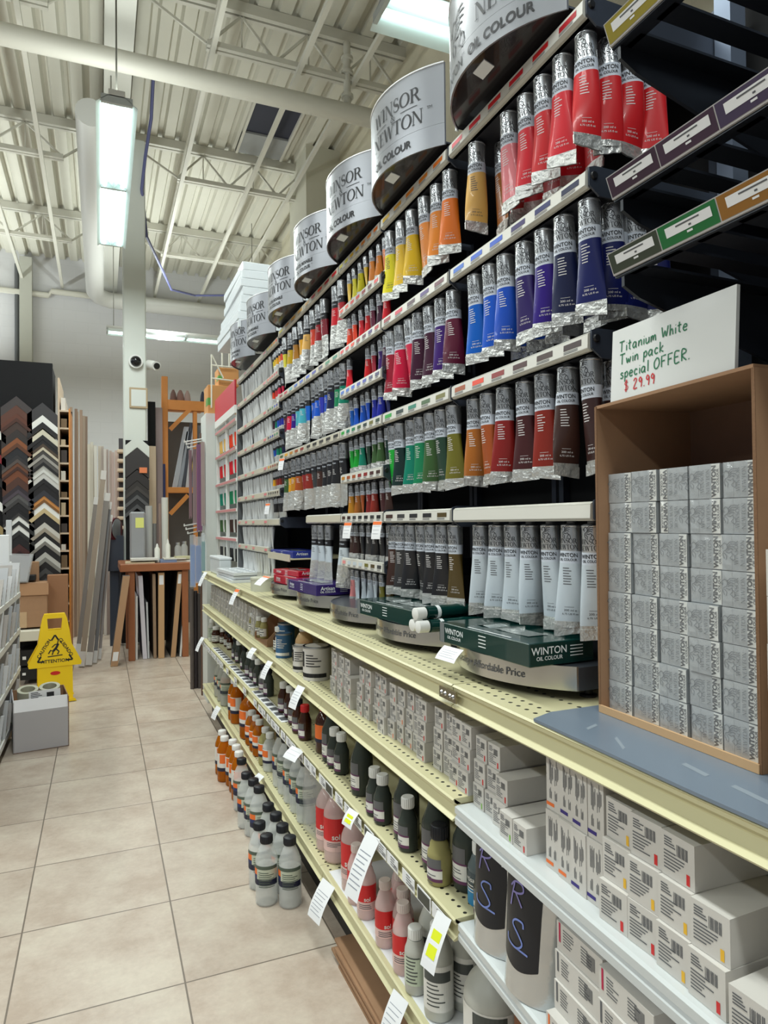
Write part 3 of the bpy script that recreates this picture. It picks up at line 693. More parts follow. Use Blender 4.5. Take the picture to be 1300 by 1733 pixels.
def loose_header(h, kind='water'):
    part('header_sheet', hdr_sheet, h); part('header_strip', hdr_strip, h); part('header_floor', hdr_bot, h); part('header_trim', hdr_edge, h); [part(n_, l_, h) for n_, l_ in LET[kind]]
loose_header(h)
YD2 = 3.845; stand(YD2, .41, 'rack of silver white tubes with pale rails', None, [(z, cc(['skin', None, 'pink', None, 'skin', None, None, 'pink']), 0, .408, False) for z in D_Z+(1.19,)], tray=False, tone=1)
h = thing('paint_display_header', 'round silver header second from the far end, under the canvases', 'header', (0, 3.93, 0)); loose_header(h)
# ---- tubes, listed left (far) to right (near) along every rail
RN = ('top rail', 'second rail', 'third rail', 'bottom rail')
def row(kind, names, y0, y1, z, rack, rail, group, x=XT+.03, cnt=None):
    n = len(names); seen = [k for k in names if k]; k = 0
    for i, nm in enumerate(names):
        if not nm: continue
        y = y0+(y1-y0)*(i/(n-1) if n > 1 else .5)
        sz = {'big': 'large', 'small': 'small', 'art': 'large', 'artsmall': 'tiny', 'white': 'slim'}[kind]
        dsc = 'black-banded ' if kind.startswith('art') else ''
        tube(kind, C[nm][0], C[nm][1], x+random.uniform(-.002,.004), y+random.uniform(-.003,.003), z-.0385, '%s %s %spaint tube, %s from left, %s, %s' % (sz, C[nm][1], dsc, ORD[k], rail, rack), group); k += 1
YS = 1.415, .985
row('big', ['naples', None, 'pink','red','scarlet','red','scarlet'], 1.37, .985, RZ[0], 'nearest rack', RN[0], 'large paint tubes on the nearest rack')
tube('big', C['tan'][0], '', XT+.085, 1.345, RZ[0]-.0385, 'large dark ochre paint tube set back behind the pale ochre one', 'large paint tubes on the nearest rack')
tube('big', C['rust'][0], '', XT+.085, 1.27, RZ[0]-.0385, 'large rust red paint tube set back beneath the pink one', 'large paint tubes on the nearest rack')
row('big', ['cer','blue','cobalt','deepviolet','indigo','prus','navy'], 1.385, .985, RZ[1], 'nearest rack', RN[1], 'large paint tubes on the nearest rack')
row('big', ['tan','sienna','rust','umberred','brownred','umber','dumber'], 1.40, .985, RZ[2], 'nearest rack', RN[2], 'large paint tubes on the nearest rack')
row('big', ['white']*7, 1.375, .985, RZ[3], 'nearest rack', RN[3], 'large paint tubes on the nearest rack')
for zi, nm, k in ((0,'scarlet',3), (1,'navy',3), (2,'dumber',2)):
    for q in range(1, k+1):
        tube('big', C[nm][0], '', XT+.03+.050*q, .985-.004*q, RZ[zi]-.0385, 'large %s paint tube %s in line behind the near end tube, %s' % (C[nm][1], ORD[q], RN[zi]), 'tubes in line at the near end of the nearest rack', yaw=.55, vari=q % 3+1)
for zi, nms in ((0, ['scarlet','red','dred','red','scarlet']), (1, ['blue','cobalt','deepviolet','navy','prus','navy'])):
    for q, nm in enumerate(nms):
        tube('big', C[nm][0], '', XT+.10, 1.29-.06*q, RZ[zi]-.0385, 'large %s paint tube, %s in the hidden second row, nearest rack, %s' % (C[nm][1], ORD[q], RN[zi]), 'second row tubes on the nearest rack')
g = 'large paint tubes on the second rack'
for zi, nms in enumerate([['lemon','yellow','yellow','orange','orange','dorange'], ['crim','mag','mag','plum','plum','violet','maroon'], ['bgreen','vgreen','teal','green','sap','dgreen','olive'], ['umber','char','black','black','black','black','bronze']]):
    row('big', nms, 1.885, 1.50, RZ[zi], 'second rack', RN[zi], g)
g = 'small paint tubes on the third rack'
for zi, nms in enumerate([['yellow','lemon','lemon','yellow','orange','orange','dorange'], ['red', None, None, 'scarlet','crim','violet','plum'], ['bgreen','bgreen','teal','dgreen','sap','sap','vgreen'], ['umber','dumber','black','char','black','black','char']]):
    row('small', nms, 2.255, 1.925, RZ[zi], 'third rack', RN[zi], g)
for zi, nms in enumerate([['vermil','vermil','red','scarlet','maroon','plum','red'], ['cer','blue','blue','cobalt','ultra','ultra','navy'], ['ochre','tan','sienna','rust','brownred','umberred','umber'], ['skin','white','white','white','white','olive','bronze']]):
    row('small', nms, 2.255, 1.925, HZ[zi], 'third rack', ('upper half rail','second half rail','third half rail','lowest half rail')[zi], g)
g = 'black-banded paint tubes on the fourth and fifth racks'
for zi, nms in enumerate([['vermil','dred','crim',None,'red','dred'], ['blue','blue','ultra','cobalt','prus','green','teal'], ['char','umber','black','black','black','black'], ['white','white','white',None,'white']]):
    row('art', nms, 2.70, 2.33, RZ[zi], 'fourth rack', RN[zi], g)
for zi, nms in enumerate([['lemon','yellow','ochre','gold','naples'], ['maroon','mag','indigo','turq','turq','cer'], ['sap','gold','ochre','sienna','rust','brownred']]):
    row('art', nms, 3.15, 2.78, RZ[zi], 'fifth rack', RN[zi], g)
g = 'tiny black-banded tubes on the narrow rack'
RW = ('top rail','second rail','third rail','fourth rail','fifth rail','sixth rail','seventh rail','lowest rail')
for zi, nms in enumerate([['lemon','yellow','gold','orange','vermil'], ['vermil','red','red','mag','mag'], ['plum','teal','blue','ultra','ultra'], ['cer','ultra','teal','green','prus'], ['gold','sienna','rust','brownred','umber'], ['char','black','char','black','black']]):
    row('artsmall', nms, 3.40, 3.225, D_Z[zi], 'narrow rack', RW[zi], g)
g = 'silver white tubes on the far rack'
for zi in range(8):
    row('white', ['foil']*13, 4.19, 3.46, (D_Z+(1.19,))[zi], 'far rack', RW[zi], g)
# ================================================================== black slatted rack at the near right
def slat_rack():
    t = thing('slatted_rack', 'black metal rack with slatted shelves and coloured label strips at upper right', 'rack', (0,0,0))
    y0, y1 = .06, .80
    part('back_panel', MB().box(1.165, 1.18, y0-.6, .945, 1.0, 2.9).mesh('back_panel', [DARK]), t)
    for y in (.93, .62, .35): 
        u = MB().box(1.10, 1.14, y-.018, y+.018, 1.0, 2.9); part('slotted_upright', u.mesh('slotted_upright', [mat('blue_lit_steel', (128,140,160), .35, metal=.5)]), t)  # bluish light on the uprights is put into their steel colour
    for zi, (zf, cols) in enumerate(((1.675, [(58,66,52),(28,108,54),(146,100,36),(120,28,44),(30,28,32),(36,34,40),(60,50,60),(44,40,60)]), (1.79, [(62,40,56),(66,44,62),(70,58,84),(48,44,58),(62,58,104),(70,62,112),(52,60,96),(40,40,60)]), (2.022, [(150,136,40),(120,100,50),(96,70,60),(70,50,60),(80,60,70),(60,60,80),(60,60,60),(60,60,60)]))):
        s = MB(); zp = zf+.008
        s.box(.715, .75, y0, y1, zp, zp+.004); s.box(1.02, 1.10, y0, y1, zp, zp+.004); s.box(.715, .72, y0, y1, zp-.01, zp+.02); s.box(1.095, 1.10, y0, y1, zp-.05, zp+.004)
        k = 0; y = y1
        while y > y0+.03:
            s.box(.74, 1.03, y-.034, y, zp, zp+.004); y -= .064
        sh = part('slatted_shelf', s.mesh('slatted_shelf', [mat('slat_metal', (40,44,52), .32, metal=.35)]), t)
        for y in (y1, y0+.3):
            b = MB().prism([(.73, zp), (1.10, zp), (1.10, zp-.115), (1.06, zp-.115), (.76, zp-.035), (.73, zp-.02)], y-.003, y+.003, 'xz', 0); part('bracket', b.mesh('bracket', [mat('bracket_dark', (44,48,56), .38, metal=.3)]), sh)
        m = MB(); ms = [mat('strip_rail', (188,186,186), .3), PAPER, INKG]
        m.add([(.700,y0,zf+.032),(.700,y1,zf+.032),(.712,y1,zf+.001),(.712,y0,zf+.001),(.704,y0,zf+.034),(.704,y1,zf+.034),(.716,y1,zf+.001),(.716,y0,zf+.001)], [(0,1,2,3),(4,7,6,5),(0,4,5,1),(3,2,6,7),(1,5,6,2),(0,3,7,4)], 0)
        w = .098
        for i, c in enumerate(cols):
            ms.append(paint(c)); a = y1-.002-i*w*.98; b = a-w*.96
            def q(ya, yb, f0, f1, mi, e): m.add([(.700+.012*f0-e,ya,zf+.032-.031*f0),(.700+.012*f0-e,yb,zf+.032-.031*f0),(.700+.012*f1-e,yb,zf+.032-.031*f1),(.700+.012*f1-e,ya,zf+.032-.031*f1)], [(0,1,2,3)], mi)
            if b < y0: break
            q(a, b, .05, .93, len(ms)-1, .0006); q(a-.012, b+.008, .22, .6, 1, .0012); q(a-.03, b+.026, .3, .36, 2, .0016); q(a-.05, b+.04, .45, .52, 2, .0016); q(a-.045, b+.04, .66, .74, 1, .0012)
        part('label_strip', m.mesh('label_strip', ms), sh)
slat_rack()

# ================================================================== grey board on the counter, cardboard box of twin packs, hand-lettered sign
b = MB(); b.prism([(.655,.15),(.648,.60),(.652,.935),(.70,.955),(1.10,.955),(1.10,.15)], 0, .0045, 'xy', 0)
for (x, y, l, a) in ((.70,.80,.05,.5),(.705,.68,.045,.15),(.70,.60,.09,.12),(.72,.86,.03,1.2)):
    c, s_ = math.cos(a), math.sin(a); b.add([(x,y,.0047),(x+.01*c,y+.01*s_,.0047),(x+.01*c-l*s_,y+.01*s_-l*c,.0047),(x-l*s_,y-l*c,.0047)], [(0,1,2,3)], 1)
solo('grey_board', b.mesh('grey_board', [mat('slate_grey_board', (112,124,138), .28, noise=.05, scale=10), mat('tape_residue', (136,146,156), .4)]), 'slate grey board lying on the counter under the cardboard box', 'board', (0,0,ZCT+.0005))
ZG = ZCT+.0055
def display_box():
    t = thing('cardboard_box', 'tall open-fronted brown cardboard box packed with silver twin packs', 'box', (.772, .7665, ZG), (0,0,-.03)); w, h, d, e = .1545, .515, .21, .005
    FL = mat('corrugated_edge', (120,88,62), .8, noise=.3, scale=400)
    part('bottom_panel', MB().box(0, d, -w, w, 0, e).mesh('bottom_panel', [mat('light_cardboard', (196,160,120), .7)]), t)
    part('top_panel', MB().add([(0,-w,h),(0,w,h-.004),(d,w,h+.0),(d,-w,h),(0,-w,h+e),(0,w,h+e-.004),(d,w,h+e),(d,-w,h+e)], [(0,3,2,1),(4,5,6,7),(0,1,5,4),(1,2,6,5),(2,3,7,6),(3,0,4,7)]).mesh('top_panel', [CARD]), t)
    for s in (-1, 1):
        m = MB(); m.box(.0, d, s*w-e/2, s*w+e/2, 0, h, 0); m.box(-.001, .0, s*w-e*.5, s*w+e*.5, 0, h, 1)
        part('side_panel', m.mesh('side_panel', [CARD, FL]), t)
    part('back_panel', MB().box(d-e, d, -w, w, 0, h).mesh('back_panel', [CARDIN]), t)
    part('lower_lip', MB().box(-.003, .001, -w, w, 0, .012).mesh('lower_lip', [mat('light_cardboard', (196,160,120), .7)]), t)
display_box()
PK = mat('pack_silver', (160,164,166), .3, metal=.25); PKW = mat('pack_white', (206,206,200), .45); PKI = mat('pack_print', (92,96,100), .4)
WRAP = mat('shrink_wrap', (244,246,248), .08, alpha=.16)
def pack_mesh(flip):
    w, h, d = .0272, .0243, .1; m = MB(); m.box(0, d, -w, w, -h, h, 0); X = -.0006
    sg = -1 if not flip else 1
    def f(dx=0):
        return lambda u, v: (X-dx, -u*1.0, v)
    ya, yb = (.0125, .027) if not flip else (-.027, -.0125)
    m.map2(rect2(ya, yb, -h+.0006, h-.0006), f(), 1); m.map2(rect2(-.027 if not flip else .011, -.011 if not flip else .027, -h+.001, h-.001), f(-.0003), 0)
    a = PI/2 if not flip else -PI/2; c = 1 if not flip else -1
    m.map2(shift2(rot2(text2('WINTON', .0102, .05), a), c*.0172, 0), f(.0004), 2); m.map2(shift2(rot2(text2('OIL COLOUR', .0056, .02), a), c*.0238, 0), f(.0004), 2)
    m.map2(shift2(rot2(serif('WINSOR', .0062), a), c*-.004, .0), f(.0002), 3); m.map2(shift2(rot2(serif('NEWTON', .0062), a), c*.006, .0), f(.0002), 3)
    m.map2(shift2(rot2(crest(.026), a*0), c*-.018, .002), f(.0002), 3)
    return m.mesh('twin_pack', [PK, PKW, INK, PKI], bevel=.0)
PKM = [pack_mesh(False), pack_mesh(True)]
def wrap_mesh(k):
    m = MB(); random.seed(40+k); n = 6; vs = []; fs = []
    for i in range(n+1):
        for j in range(n+1):
            e = -.0022-.0016*random.random() if 0 < i < n and 0 < j < n else -.0012
            vs.append((e, -.0274+.0548*i/n, -.0244+.0488*j/n))
    for i in range(n):
        for j in range(n): a = i*(n+1)+j; fs.append((a, a+1, a+n+2, a+n+1))
    m.add(vs, fs); return m.mesh('shrink_wrap', [WRAP])
WRP = [wrap_mesh(k) for k in range(3)]; random.seed(11)
for r in range(8):
    for c in range(5):
        fl = (r >= 6 and c == 2)
        x = .792+[0,.0015,-.002,.001][(r//2*3+c) % 4]-(.004 if r < 4 else 0); y = .7665+.1225-.0588*c+random.uniform(-.0012,.0012); z = ZG+.0052+.0245+.0494*r
        # the box is turned slightly: follow it
        dx, dy = x-.772, y-.7665; ca, sa = math.cos(-.03), math.sin(-.03)
        t = thing('twin_pack', 'silver twin pack in the brown box, %s row from the bottom, %s from left' % (ORD[r], ORD[c]), 'paint pack', (.772+dx*ca-dy*sa, .7665+dx*sa+dy*ca, z), (0,0,-.03+random.uniform(-.015,.015)), 'silver twin packs in the brown box')
        part('carton', PKM[1 if fl else 0], t); part('shrink_wrap', WRP[(r+c) % 3], t)
# hand-lettered sign
GL = {'T': [[(0,1),(.7,1.02)],[(.32,1),(.3,0)]], 'i': [[(.1,.55),(.1,0)],[(.1,.8),(.12,.76)]], 't': [[(.2,.95),(.18,.1),(.35,0)],[(0,.62),(.42,.66)]],
 'a': [[(.45,.5),(.2,.56),(.02,.28),(.16,.02),(.4,.2),(.46,.52),(.46,.05),(.56,0)]], 'n': [[(.05,.55),(.05,0),(.08,.35),(.3,.55),(.42,.42),(.44,0)]], 'u': [[(.05,.55),(.06,.1),(.25,.02),(.42,.2),(.44,.55),(.46,0)]],
 'm': [[(.04,.55),(.05,0),(.1,.4),(.26,.54),(.32,.1),(.36,.4),(.55,.54),(.62,0)]], 'W': [[(0,1),(.18,.05),(.38,.6),(.56,.05),(.75,1)]], 'h': [[(.05,1),(.05,0),(.1,.4),(.3,.52),(.4,0)]], 'e': [[(.03,.3),(.42,.34),(.36,.54),(.16,.54),(.03,.25),(.2,0),(.46,.08)]],
 'w': [[(0,.55),(.14,.02),(.3,.4),(.44,.02),(.6,.55)]], 'p': [[(.06,.55),(.04,-.4)],[(.06,.4),(.3,.58),(.44,.3),(.28,.05),(.06,.15)]], 'c': [[(.42,.46),(.2,.55),(.04,.28),(.18,.02),(.44,.08)]], 'k': [[(.05,1),(.05,0)],[(.42,.58),(.08,.25),(.46,0)]],
 's': [[(.4,.48),(.2,.56),(.08,.42),(.38,.2),(.26,.02),(.02,.06)]], 'l': [[(.1,1.05),(.1,0)]], 'O': [[(.3,.95),(.05,.6),(.12,.1),(.42,.02),(.66,.4),(.55,.9),(.28,.96)]], 'F': [[(.1,0),(.08,1),(.6,1.02)],[(.09,.52),(.48,.55)]], 'E': [[(.58,1),(.08,1),(.08,0),(.6,.02)],[(.09,.52),(.46,.54)]],
 'R': [[(.08,0),(.08,1),(.45,.98),(.52,.72),(.1,.5),(.58,0)]], '.': [[(.08,.08),(.12,0)]], '$': [[(.5,.8),(.2,.9),(.08,.66),(.5,.4),(.4,.1),(.04,.14)],[(.22,1.1),(.2,-.1)],[(.34,1.1),(.32,-.1)]], '2': [[(.04,.75),(.2,.98),(.42,.8),(.04,.02),(.5,.04)]], '9': [[(.42,.75),(.2,.96),(.06,.7),(.26,.52),(.43,.76),(.36,0)]]}
def hand(s, size, w=.13, gap=.2):
    x = 0; g = []
    for ch in s:
        if ch == ' ': x += .55; continue
        for st in GL[ch]: g.append(ribbon([(a+x, b) for a, b in (smooth2(st) if len(st) > 3 else st)], w*(.6 if ch == '$' else 1)))
        x += max(p[0] for st in GL[ch] for p in st)+gap
    v, f = join2(*g); return [(a*size, b*size) for a, b in v], f
sg = thing('price_sign', 'white foam board sign hand-lettered in green and red on the cardboard box', 'sign', (.776, .7665, ZG+.5165), (0, .06, -.02))
part('board', MB().box(0, .006, -.122, .120, 0, .118).mesh('board', [mat('foam_board', (222,224,222), .5)]), sg)
m = MB(); F = lambda u, v: (-.0006, -u, v+.0)
for s, sz, u, v in (('Titanium White', .0165, -.102, .079), ('Twin pack', .0165, -.100, .058), ('special OFFER.', .0165, -.098, .035)):
    g = hand(s, sz); k = -.10 * 0; m.map2(([(a+u, b+v) for a, b in g[0]], g[1]), F, 0)
g = hand('$ 29.99', .0165); m.map2(([(a-.088, b+.013) for a, b in g[0]], g[1]), F, 1)
part('handwriting', m.mesh('handwriting', [mat('green_marker', (14,112,72), .5), mat('red_marker', (206,40,48), .5)]), sg)

# ================================================================== boxed sets on the trays
GRN = mat('set_box_green', (10,50,46), .22, coat=.4); PUR = mat('set_box_purple', (52,36,104), .25, coat=.4); RDB = mat('set_box_red', (176,24,50), .3, coat=.3); BLU = mat('set_box_blue', (44,56,140), .35); PRW = mat('set_print_white', (226,230,230), .5)
def set_box(name, label, loc, rz, dims, body, word, sub, grey=True):
    """flat boxed paint set: front faces -x; printed front, end and window lid"""
    dx, dy, dz = dims; t = thing(name, label, 'box', loc, (0,0,rz), None)
    part('carton', MB().box(0, dx, -dy, dy, 0, dz).mesh('carton', [body], bevel=.0015), t)
    m = MB(); fr = lambda u, v: (-.0005, -u, v); ed = lambda u, v: (u, -dy-.0005, v); tp = lambda u, v: (v, -u, dz+.0006)
    m.map2(shift2(text2(word, .017, .012), -dy+.062, dz*.62), fr, 0)
    if sub: m.map2(shift2(text2(sub, .009, .012), -dy+.062, dz*.33), fr, 0); m.map2(shift2(text2(sub, .010, .012), .045, dz*.33), ed, 0)
    m.map2(shift2(text2(word, .019, .012), .045, dz*.64), ed, 0)
    for k in range(4):
        m.map2(rect2(-.004, .022, dz*.78-k*.007, dz*.78-k*.007+.002), fr, 0); m.map2(rect2(dx*.62, dx*.62+.03, dz*.74-k*.006, dz*.74-k*.006+.0018), ed, 0)
    m.map2(rect2(-.06, .09, dx*.06, dx*.09), tp, 0)
    if grey: m.map2(rect2(-dy+.004, -dy+.022, .0, dz), fr, 1)
    part('printing', m.mesh('printing', [PRW, mat('set_box_grey', (112,116,118), .4)]), t)
    w = MB(); w.map2(rect2(-dy*.55, dy*.62, dx*.3, dx*.62, 6), lambda u, v: (v, -u, dz+.0007+.0015*math.sin(u*90)), 0); part('window', w.mesh('window', [mat('clear_window', (150,160,160), .06, metal=.4)]), t)
    return t
set_box('paint_set_box', 'dark green paint set box on the nearest bowed silver tray', (.700, 1.185, TZ1), .05, (.15, .160, .043), GRN, 'WINTON', 'OIL COLOUR')
set_box('paint_set_box', 'dark green paint set box on the second tray behind three white-capped tubes', (.705, 1.70, TZ1), .09, (.15, .165, .042), GRN, 'WINTON', 'OIL COLOUR')
set_box('paint_set_box', 'purple paint set box on the fourth bowed silver tray', (.705, 2.52, TZ1), .07, (.15, .165, .040), PUR, 'Artisan', 'OIL COLOUR')
set_box('paint_set_box', 'red paint set box lying on the fifth bowed tray', (.735, 2.86, TZ1), .1, (.15, .16, .036), RDB, 'Artisan', 'OIL COLOUR', False)
set_box('paint_set_box', 'smaller red paint set box on top of the other red one', (.745, 2.91, TZ1+.0375), .18, (.13, .13, .022), RDB, 'Artisan', None, False)
t = thing('display_ledge', 'pale ledge carrying the blue set box under the narrow rack', 'shelf', (.78, 3.17, 1.15))
part('ledge_plate', MB().box(0, .33, -.21, .215, -.004, 0).mesh('ledge_plate', [TAN]), t); part('price_strip', strip_mesh(.21, [None]*5, 1), t, loc=(.006,0,.02)); part('front_lip', MB().box(-.003, .001, -.21, .215, -.012, .02).mesh('front_lip', [mat('aged_strip', (196,190,172), .35)]), t)
set_box('paint_set_box', 'flat blue paint set box on the pale ledge', (.80, 3.20, 1.1505), .03, (.15, .19, .03), BLU, 'Artisan', None, False)
for k, (y, tr) in enumerate(((3.38, 'white'), (3.75, 'pale'))): pass
# three white-capped tubes lying between the two green boxes
for i, (y, z, a) in enumerate(((1.487, TZ1+.0165, .1), (1.452, TZ1+.0165, .05), (1.470, TZ1+.046, .12))):
    t = thing('paint_tube', ('green tube with white cap lying left on the second tray', 'green tube with white cap lying right, against the nearest green box', 'green tube with white cap lying on top of two others')[i], 'paint tube', (.735, y, z), (0,0,a), 'loose white-capped tubes')
    m = MB(); m.lathe([(.0155,-.06),(.0155,.02),(.0165,.03),(.012,.095)], 16); part('tube_body', m.mesh('tube_body', [GRN], smooth=40), t, rot=(0,PI/2,0), loc=(.045,0,0))
    m = MB(); m.lathe([(.010,-.03),(.0145,-.028),(.0145,-.002),(.008,0)], 16); part('cap', m.mesh('cap', [WCAP], smooth=40), t, rot=(0,PI/2,0), loc=(-.018,0,0))
    m = MB(); m.lathe([(.0158,-.035),(.0158,-.025)], 16, caps=False); part('title_band', m.mesh('title_band', [PRW], smooth=40), t, rot=(0,PI/2,0), loc=(.045,0,0))
# paper notes lying over the trays
def note(label, loc, rot, w, h, mi=PAPER, head=None, n=5, group='paper price notes on the shelves', bend=.012, name='price_note', hl=False):
    m = MB(); k = 6; vs = []; fs = []
    for i in range(k+1):
        u = i/k; vs += [(-bend*math.sin(u*PI*.6), w/2, -h*u), (-bend*math.sin(u*PI*.6), -w/2, -h*u)]
    for i in range(k): fs.append((2*i, 2*i+1, 2*i+3, 2*i+2))
    m.add(vs, fs, 0)
    def q(y0, y1, u0, u1, mi, e=.0006): m.add([(-bend*math.sin(u0*PI*.6)-e, y0, -h*u0), (-bend*math.sin(u0*PI*.6)-e, y1, -h*u0), (-bend*math.sin(u1*PI*.6)-e, y1, -h*u1), (-bend*math.sin(u1*PI*.6)-e, y0, -h*u1)], [(0,1,2,3)], mi)
    if head: q(w*.48, -w*.48, .02, .2, 2)
    for i in range(n): u = .28+.62*i/n; q(w*.4, -w*(.4-.25*(i % 3)/3), u, u+.014, 1)
    if hl: q(w*.3, -w*.3, .3, .78, 2, .0009)
    return solo(name, m.mesh(name, [mi, mat('faint_print', (142,146,158), .5), mat('highlighter', (222,230,40), .5) if hl else ORANGE]), label, 'paper note', loc, rot, group)
def hang(x, y, label, zt, w=.05, h=.06, dy=0, rot=None, xo=.652, **k):
    p = at(x, y, X=xo); return note(label, (xo-.006, p.y, zt), rot or (0, .35, .2), w, h, **k)
note('white label curled over the front of the nearest bowed tray', (.690, 1.275, TZ1-.003), (.0,.62,.12), .07, .035, bend=.006, n=4)
note('yellow and white price note on the fifth tray edge', (.688, 3.0, 1.075), (0,.75,.1), .09, .06, head=True, n=3)
hang(405, 1000, 'orange-headed white note hanging from the counter lip', ZCT-.004, .055, .085, head=True)
hang(433, 1100, 'white note stuck on the middle shelf front, left one of two', Z2-.01, .055, .05, n=2)
hang(460, 1115, 'white note hanging from the middle shelf beside black-capped bottles', Z2-.012, .05, .075)
hang(513, 1158, 'white note hanging from the middle shelf over the big amber bottle', Z2-.012, .055, .08)
hang(508, 1265, 'two white notes overlapping on the lower shelf front', Z3-.002, .08, .05, n=2, rot=(0,.7,.3))
hang(603, 1380, 'small yellow-highlighted note on the lower shelf front', Z3+.0, .05, .045, n=0, hl=True)
hang(636, 1425, 'long white list hanging in front of the red label bottles', Z3-.008, .062, .155, n=8, bend=.02)
hang(757, 1570, 'yellow-highlighted tag hanging at the white shelf corner', Z3-.006, .045, .105, n=0, hl=True)
hang(560, 1505, 'white list hanging from the base deck over brown cardboard', ZB+.0, .075, .11, n=7, bend=.02)
hang(683, 1700, 'white note on the base deck lip at the photo bottom', ZB-.0, .06, .09, n=5)
hang(445, 1335, 'white note on the base deck lip above the floor bottles', ZB+.01, .06, .055, n=2, rot=(0,.6,.2))
for x, y, d in ((640, 882, 'orange-headed price note hanging on the bottom rail of the second rack'), (590, 884, 'orange-headed price note hanging on the bottom rail beside white tubes'), (454, 852, 'orange-headed price note hanging on a rail of the narrow rack'), (478, 776, 'orange-headed price note hanging on the third rail of the fifth rack')):
    q = at(x, y, X=.775); note(d, (.774, q.y, q.z), (0, .12, .35), .04, .055, head=True, n=3, group='orange-headed notes on the tube rails', bend=.004)
hang(350, 960, 'tiny white tag at the far end of the counter', ZCT+.01, .06, .1)
hang(372, 1195, 'white tag on the base deck near the far end', ZB+.02, .07, .075)
hang(345, 1090, 'white tag at the far end of the lower shelf', Z3+.02, .06, .1)
for i, (x0, x1, y) in enumerate(((372, 405, 1115), (425, 480, 1180), (480, 520, 1225))):
    a = at(x0, y, Z=Z3).y; b2 = a-.55
    m = MB(); m.box(.0, .04, -.28, .28, 0, .0015)
    for k in range(7): m.add([(.004,-.26+.08*k,.0018),(.036,-.26+.08*k,.0018),(.036,-.21+.08*k,.0018),(.004,-.21+.08*k,.0018)], [(0,1,2,3)], 1)
    solo('label_sheet', m.mesh('label_sheet', [PAPER, INKG]), 'strip of printed price labels lying on the lower shelf, %s from the far end' % ORD[i], 'label strip', (XF+.008, 4.2-.62*i, Z3+.0005), (0,0,.01), 'label strips on the lower shelf')
# ================================================================== white paint cartons on the shelves
def carton_mesh(w, h, d, kind):
    """front (-x) face printed: small text, bar code, coloured flash"""
    m = MB(); m.box(0, d, -w, w, 0, h, 0); e = -.0004
    F = lambda u, v: (e, -u, v)
    if kind == 'flat':
        for k in range(4): m.map2(rect2(-w*.82, -w*.82+w*random.uniform(.4,.7), h*(.86-.06*k), h*(.89-.06*k)), F, 1)
        for k in range(6): m.map2(rect2(-w*.85, -w*.85+w*random.uniform(.6,1.3), h*(.55-.075*k), h*(.58-.075*k)), F, 1)
        for k in range(9): u = -w*.05+w*.075*k; m.map2(rect2(u, u+w*(.05 if k % 3 else .03), h*.56, h*.82), F, 1)
        m.map2(rect2(w*.52, w*.72, h*.06, h*.3), F, 2)
    elif kind == 'tall':
        for j, u0 in enumerate((-w*.55, w*.2)):
            for k in range(5): m.map2(rect2(u0+w*.12*k, u0+w*.12*k+w*.06, h*random.uniform(.45,.6), h*random.uniform(.7,.92)), F, 1)
            for k in range(3): m.map2(rect2(u0+w*.12*k, u0+w*.12*k+w*.06, h*.2, h*random.uniform(.3,.4)), F, 1)
        m.map2(rect2(-w, w*.1, h*.07, h*.13), F, 2)
    else:  # long side
        m.map2(rect2(-w*.9, -w*.82, h*.3, h*.98), F, 2)
        for j, u0 in enumerate((-w*.7, w*.1)):
            for k in range(6): m.map2(rect2(u0, u0+w*random.uniform(.25,.5), h*(.8-.1*k), h*(.84-.1*k)), F, 1)
        for k in range(9): u = w*.35+w*.04*k; m.map2(rect2(u, u+w*.022, h*.35, h*.8), F, 1)
    me = m.mesh('paint_carton', [CARTON, INKG, RED]); return me
CTN = {k: [carton_mesh(*a) for _ in range(3)] for k, a in dict(small=(.0208,.0455,.115,'flat'), wide=(.0272,.0565,.125,'flat'), tall=(.0178,.094,.12,'tall'), long=(.054,.044,.045,'long')).items()}
FL = dict(red=RED, orange=ORANGE, blue=mat('flash_blue', (40,70,160), .5), yellow=mat('flash_yellow', (230,180,50), .5), purple=mat('flash_purple', (50,36,120), .5), green=mat('flash_green', (120,180,60), .5), crim=mat('flash_crimson', (180,20,70), .5), plain=INKG)
def carton(kind, x, y, z, fl, label, group, rz=0):
    return solo('paint_carton', random.choice(CTN[kind]), label, 'paint carton', (x, y, z), (0,0,rz+random.uniform(-.035,.035)), group, {2: FL[fl]})
LAY = ('bottom', 'middle', 'upper', 'topmost')
def carton_block(y0, y1, pitch, heights, x0, z0, kind, hh, where, group, fls, xo=None, flushed=True, share=None):
    n = int(round((y0-y1)/pitch))
    for i in range(n):
        y = y0-(i+.5)*pitch; hgt = heights[i % len(heights)] if callable(heights) is False else heights(i)
        for l in range(hgt):
            x = x0+(xo[i % len(xo)] if xo else 0)+random.uniform(-.003,.003)+.004*l
            lab = share or 'white paint carton, %s from left, %s layer, %s' % (ORD[i], LAY[l], where)
            carton(kind, x, y, z0+l*(hh+.0006), random.choice(fls), lab, group)
g = 'white paint cartons on the middle shelf'
carton_block(2.185, 1.895, .0455, [3,3,3,3,3,2], .688, Z2+.0004, 'small', .0455, 'block beside the tins', g+', block beside the tins', ['plain','red','red'], xo=[.02,.01,.014,.0,.004,-.006])
carton_block(1.875, 1.44, .0455, [3,3,3,3,2,3,3,3,3], .690, Z2+.0004, 'small', .0455, 'second block from the tins', g+', second block', ['red','red','orange','plain'], xo=[.0,.004,.012,.012,-.006,.002,.006,.01,.01])
carton_block(1.395, 1.225, .0455, [3,3,3,3], .692, Z2+.0004, 'small', .0455, 'third block from the tins', g+', third block', ['red','plain','red'], xo=[.006,.006,.0,-.004])
ZW2, ZW3 = Z2-.0115, Z3-.0055
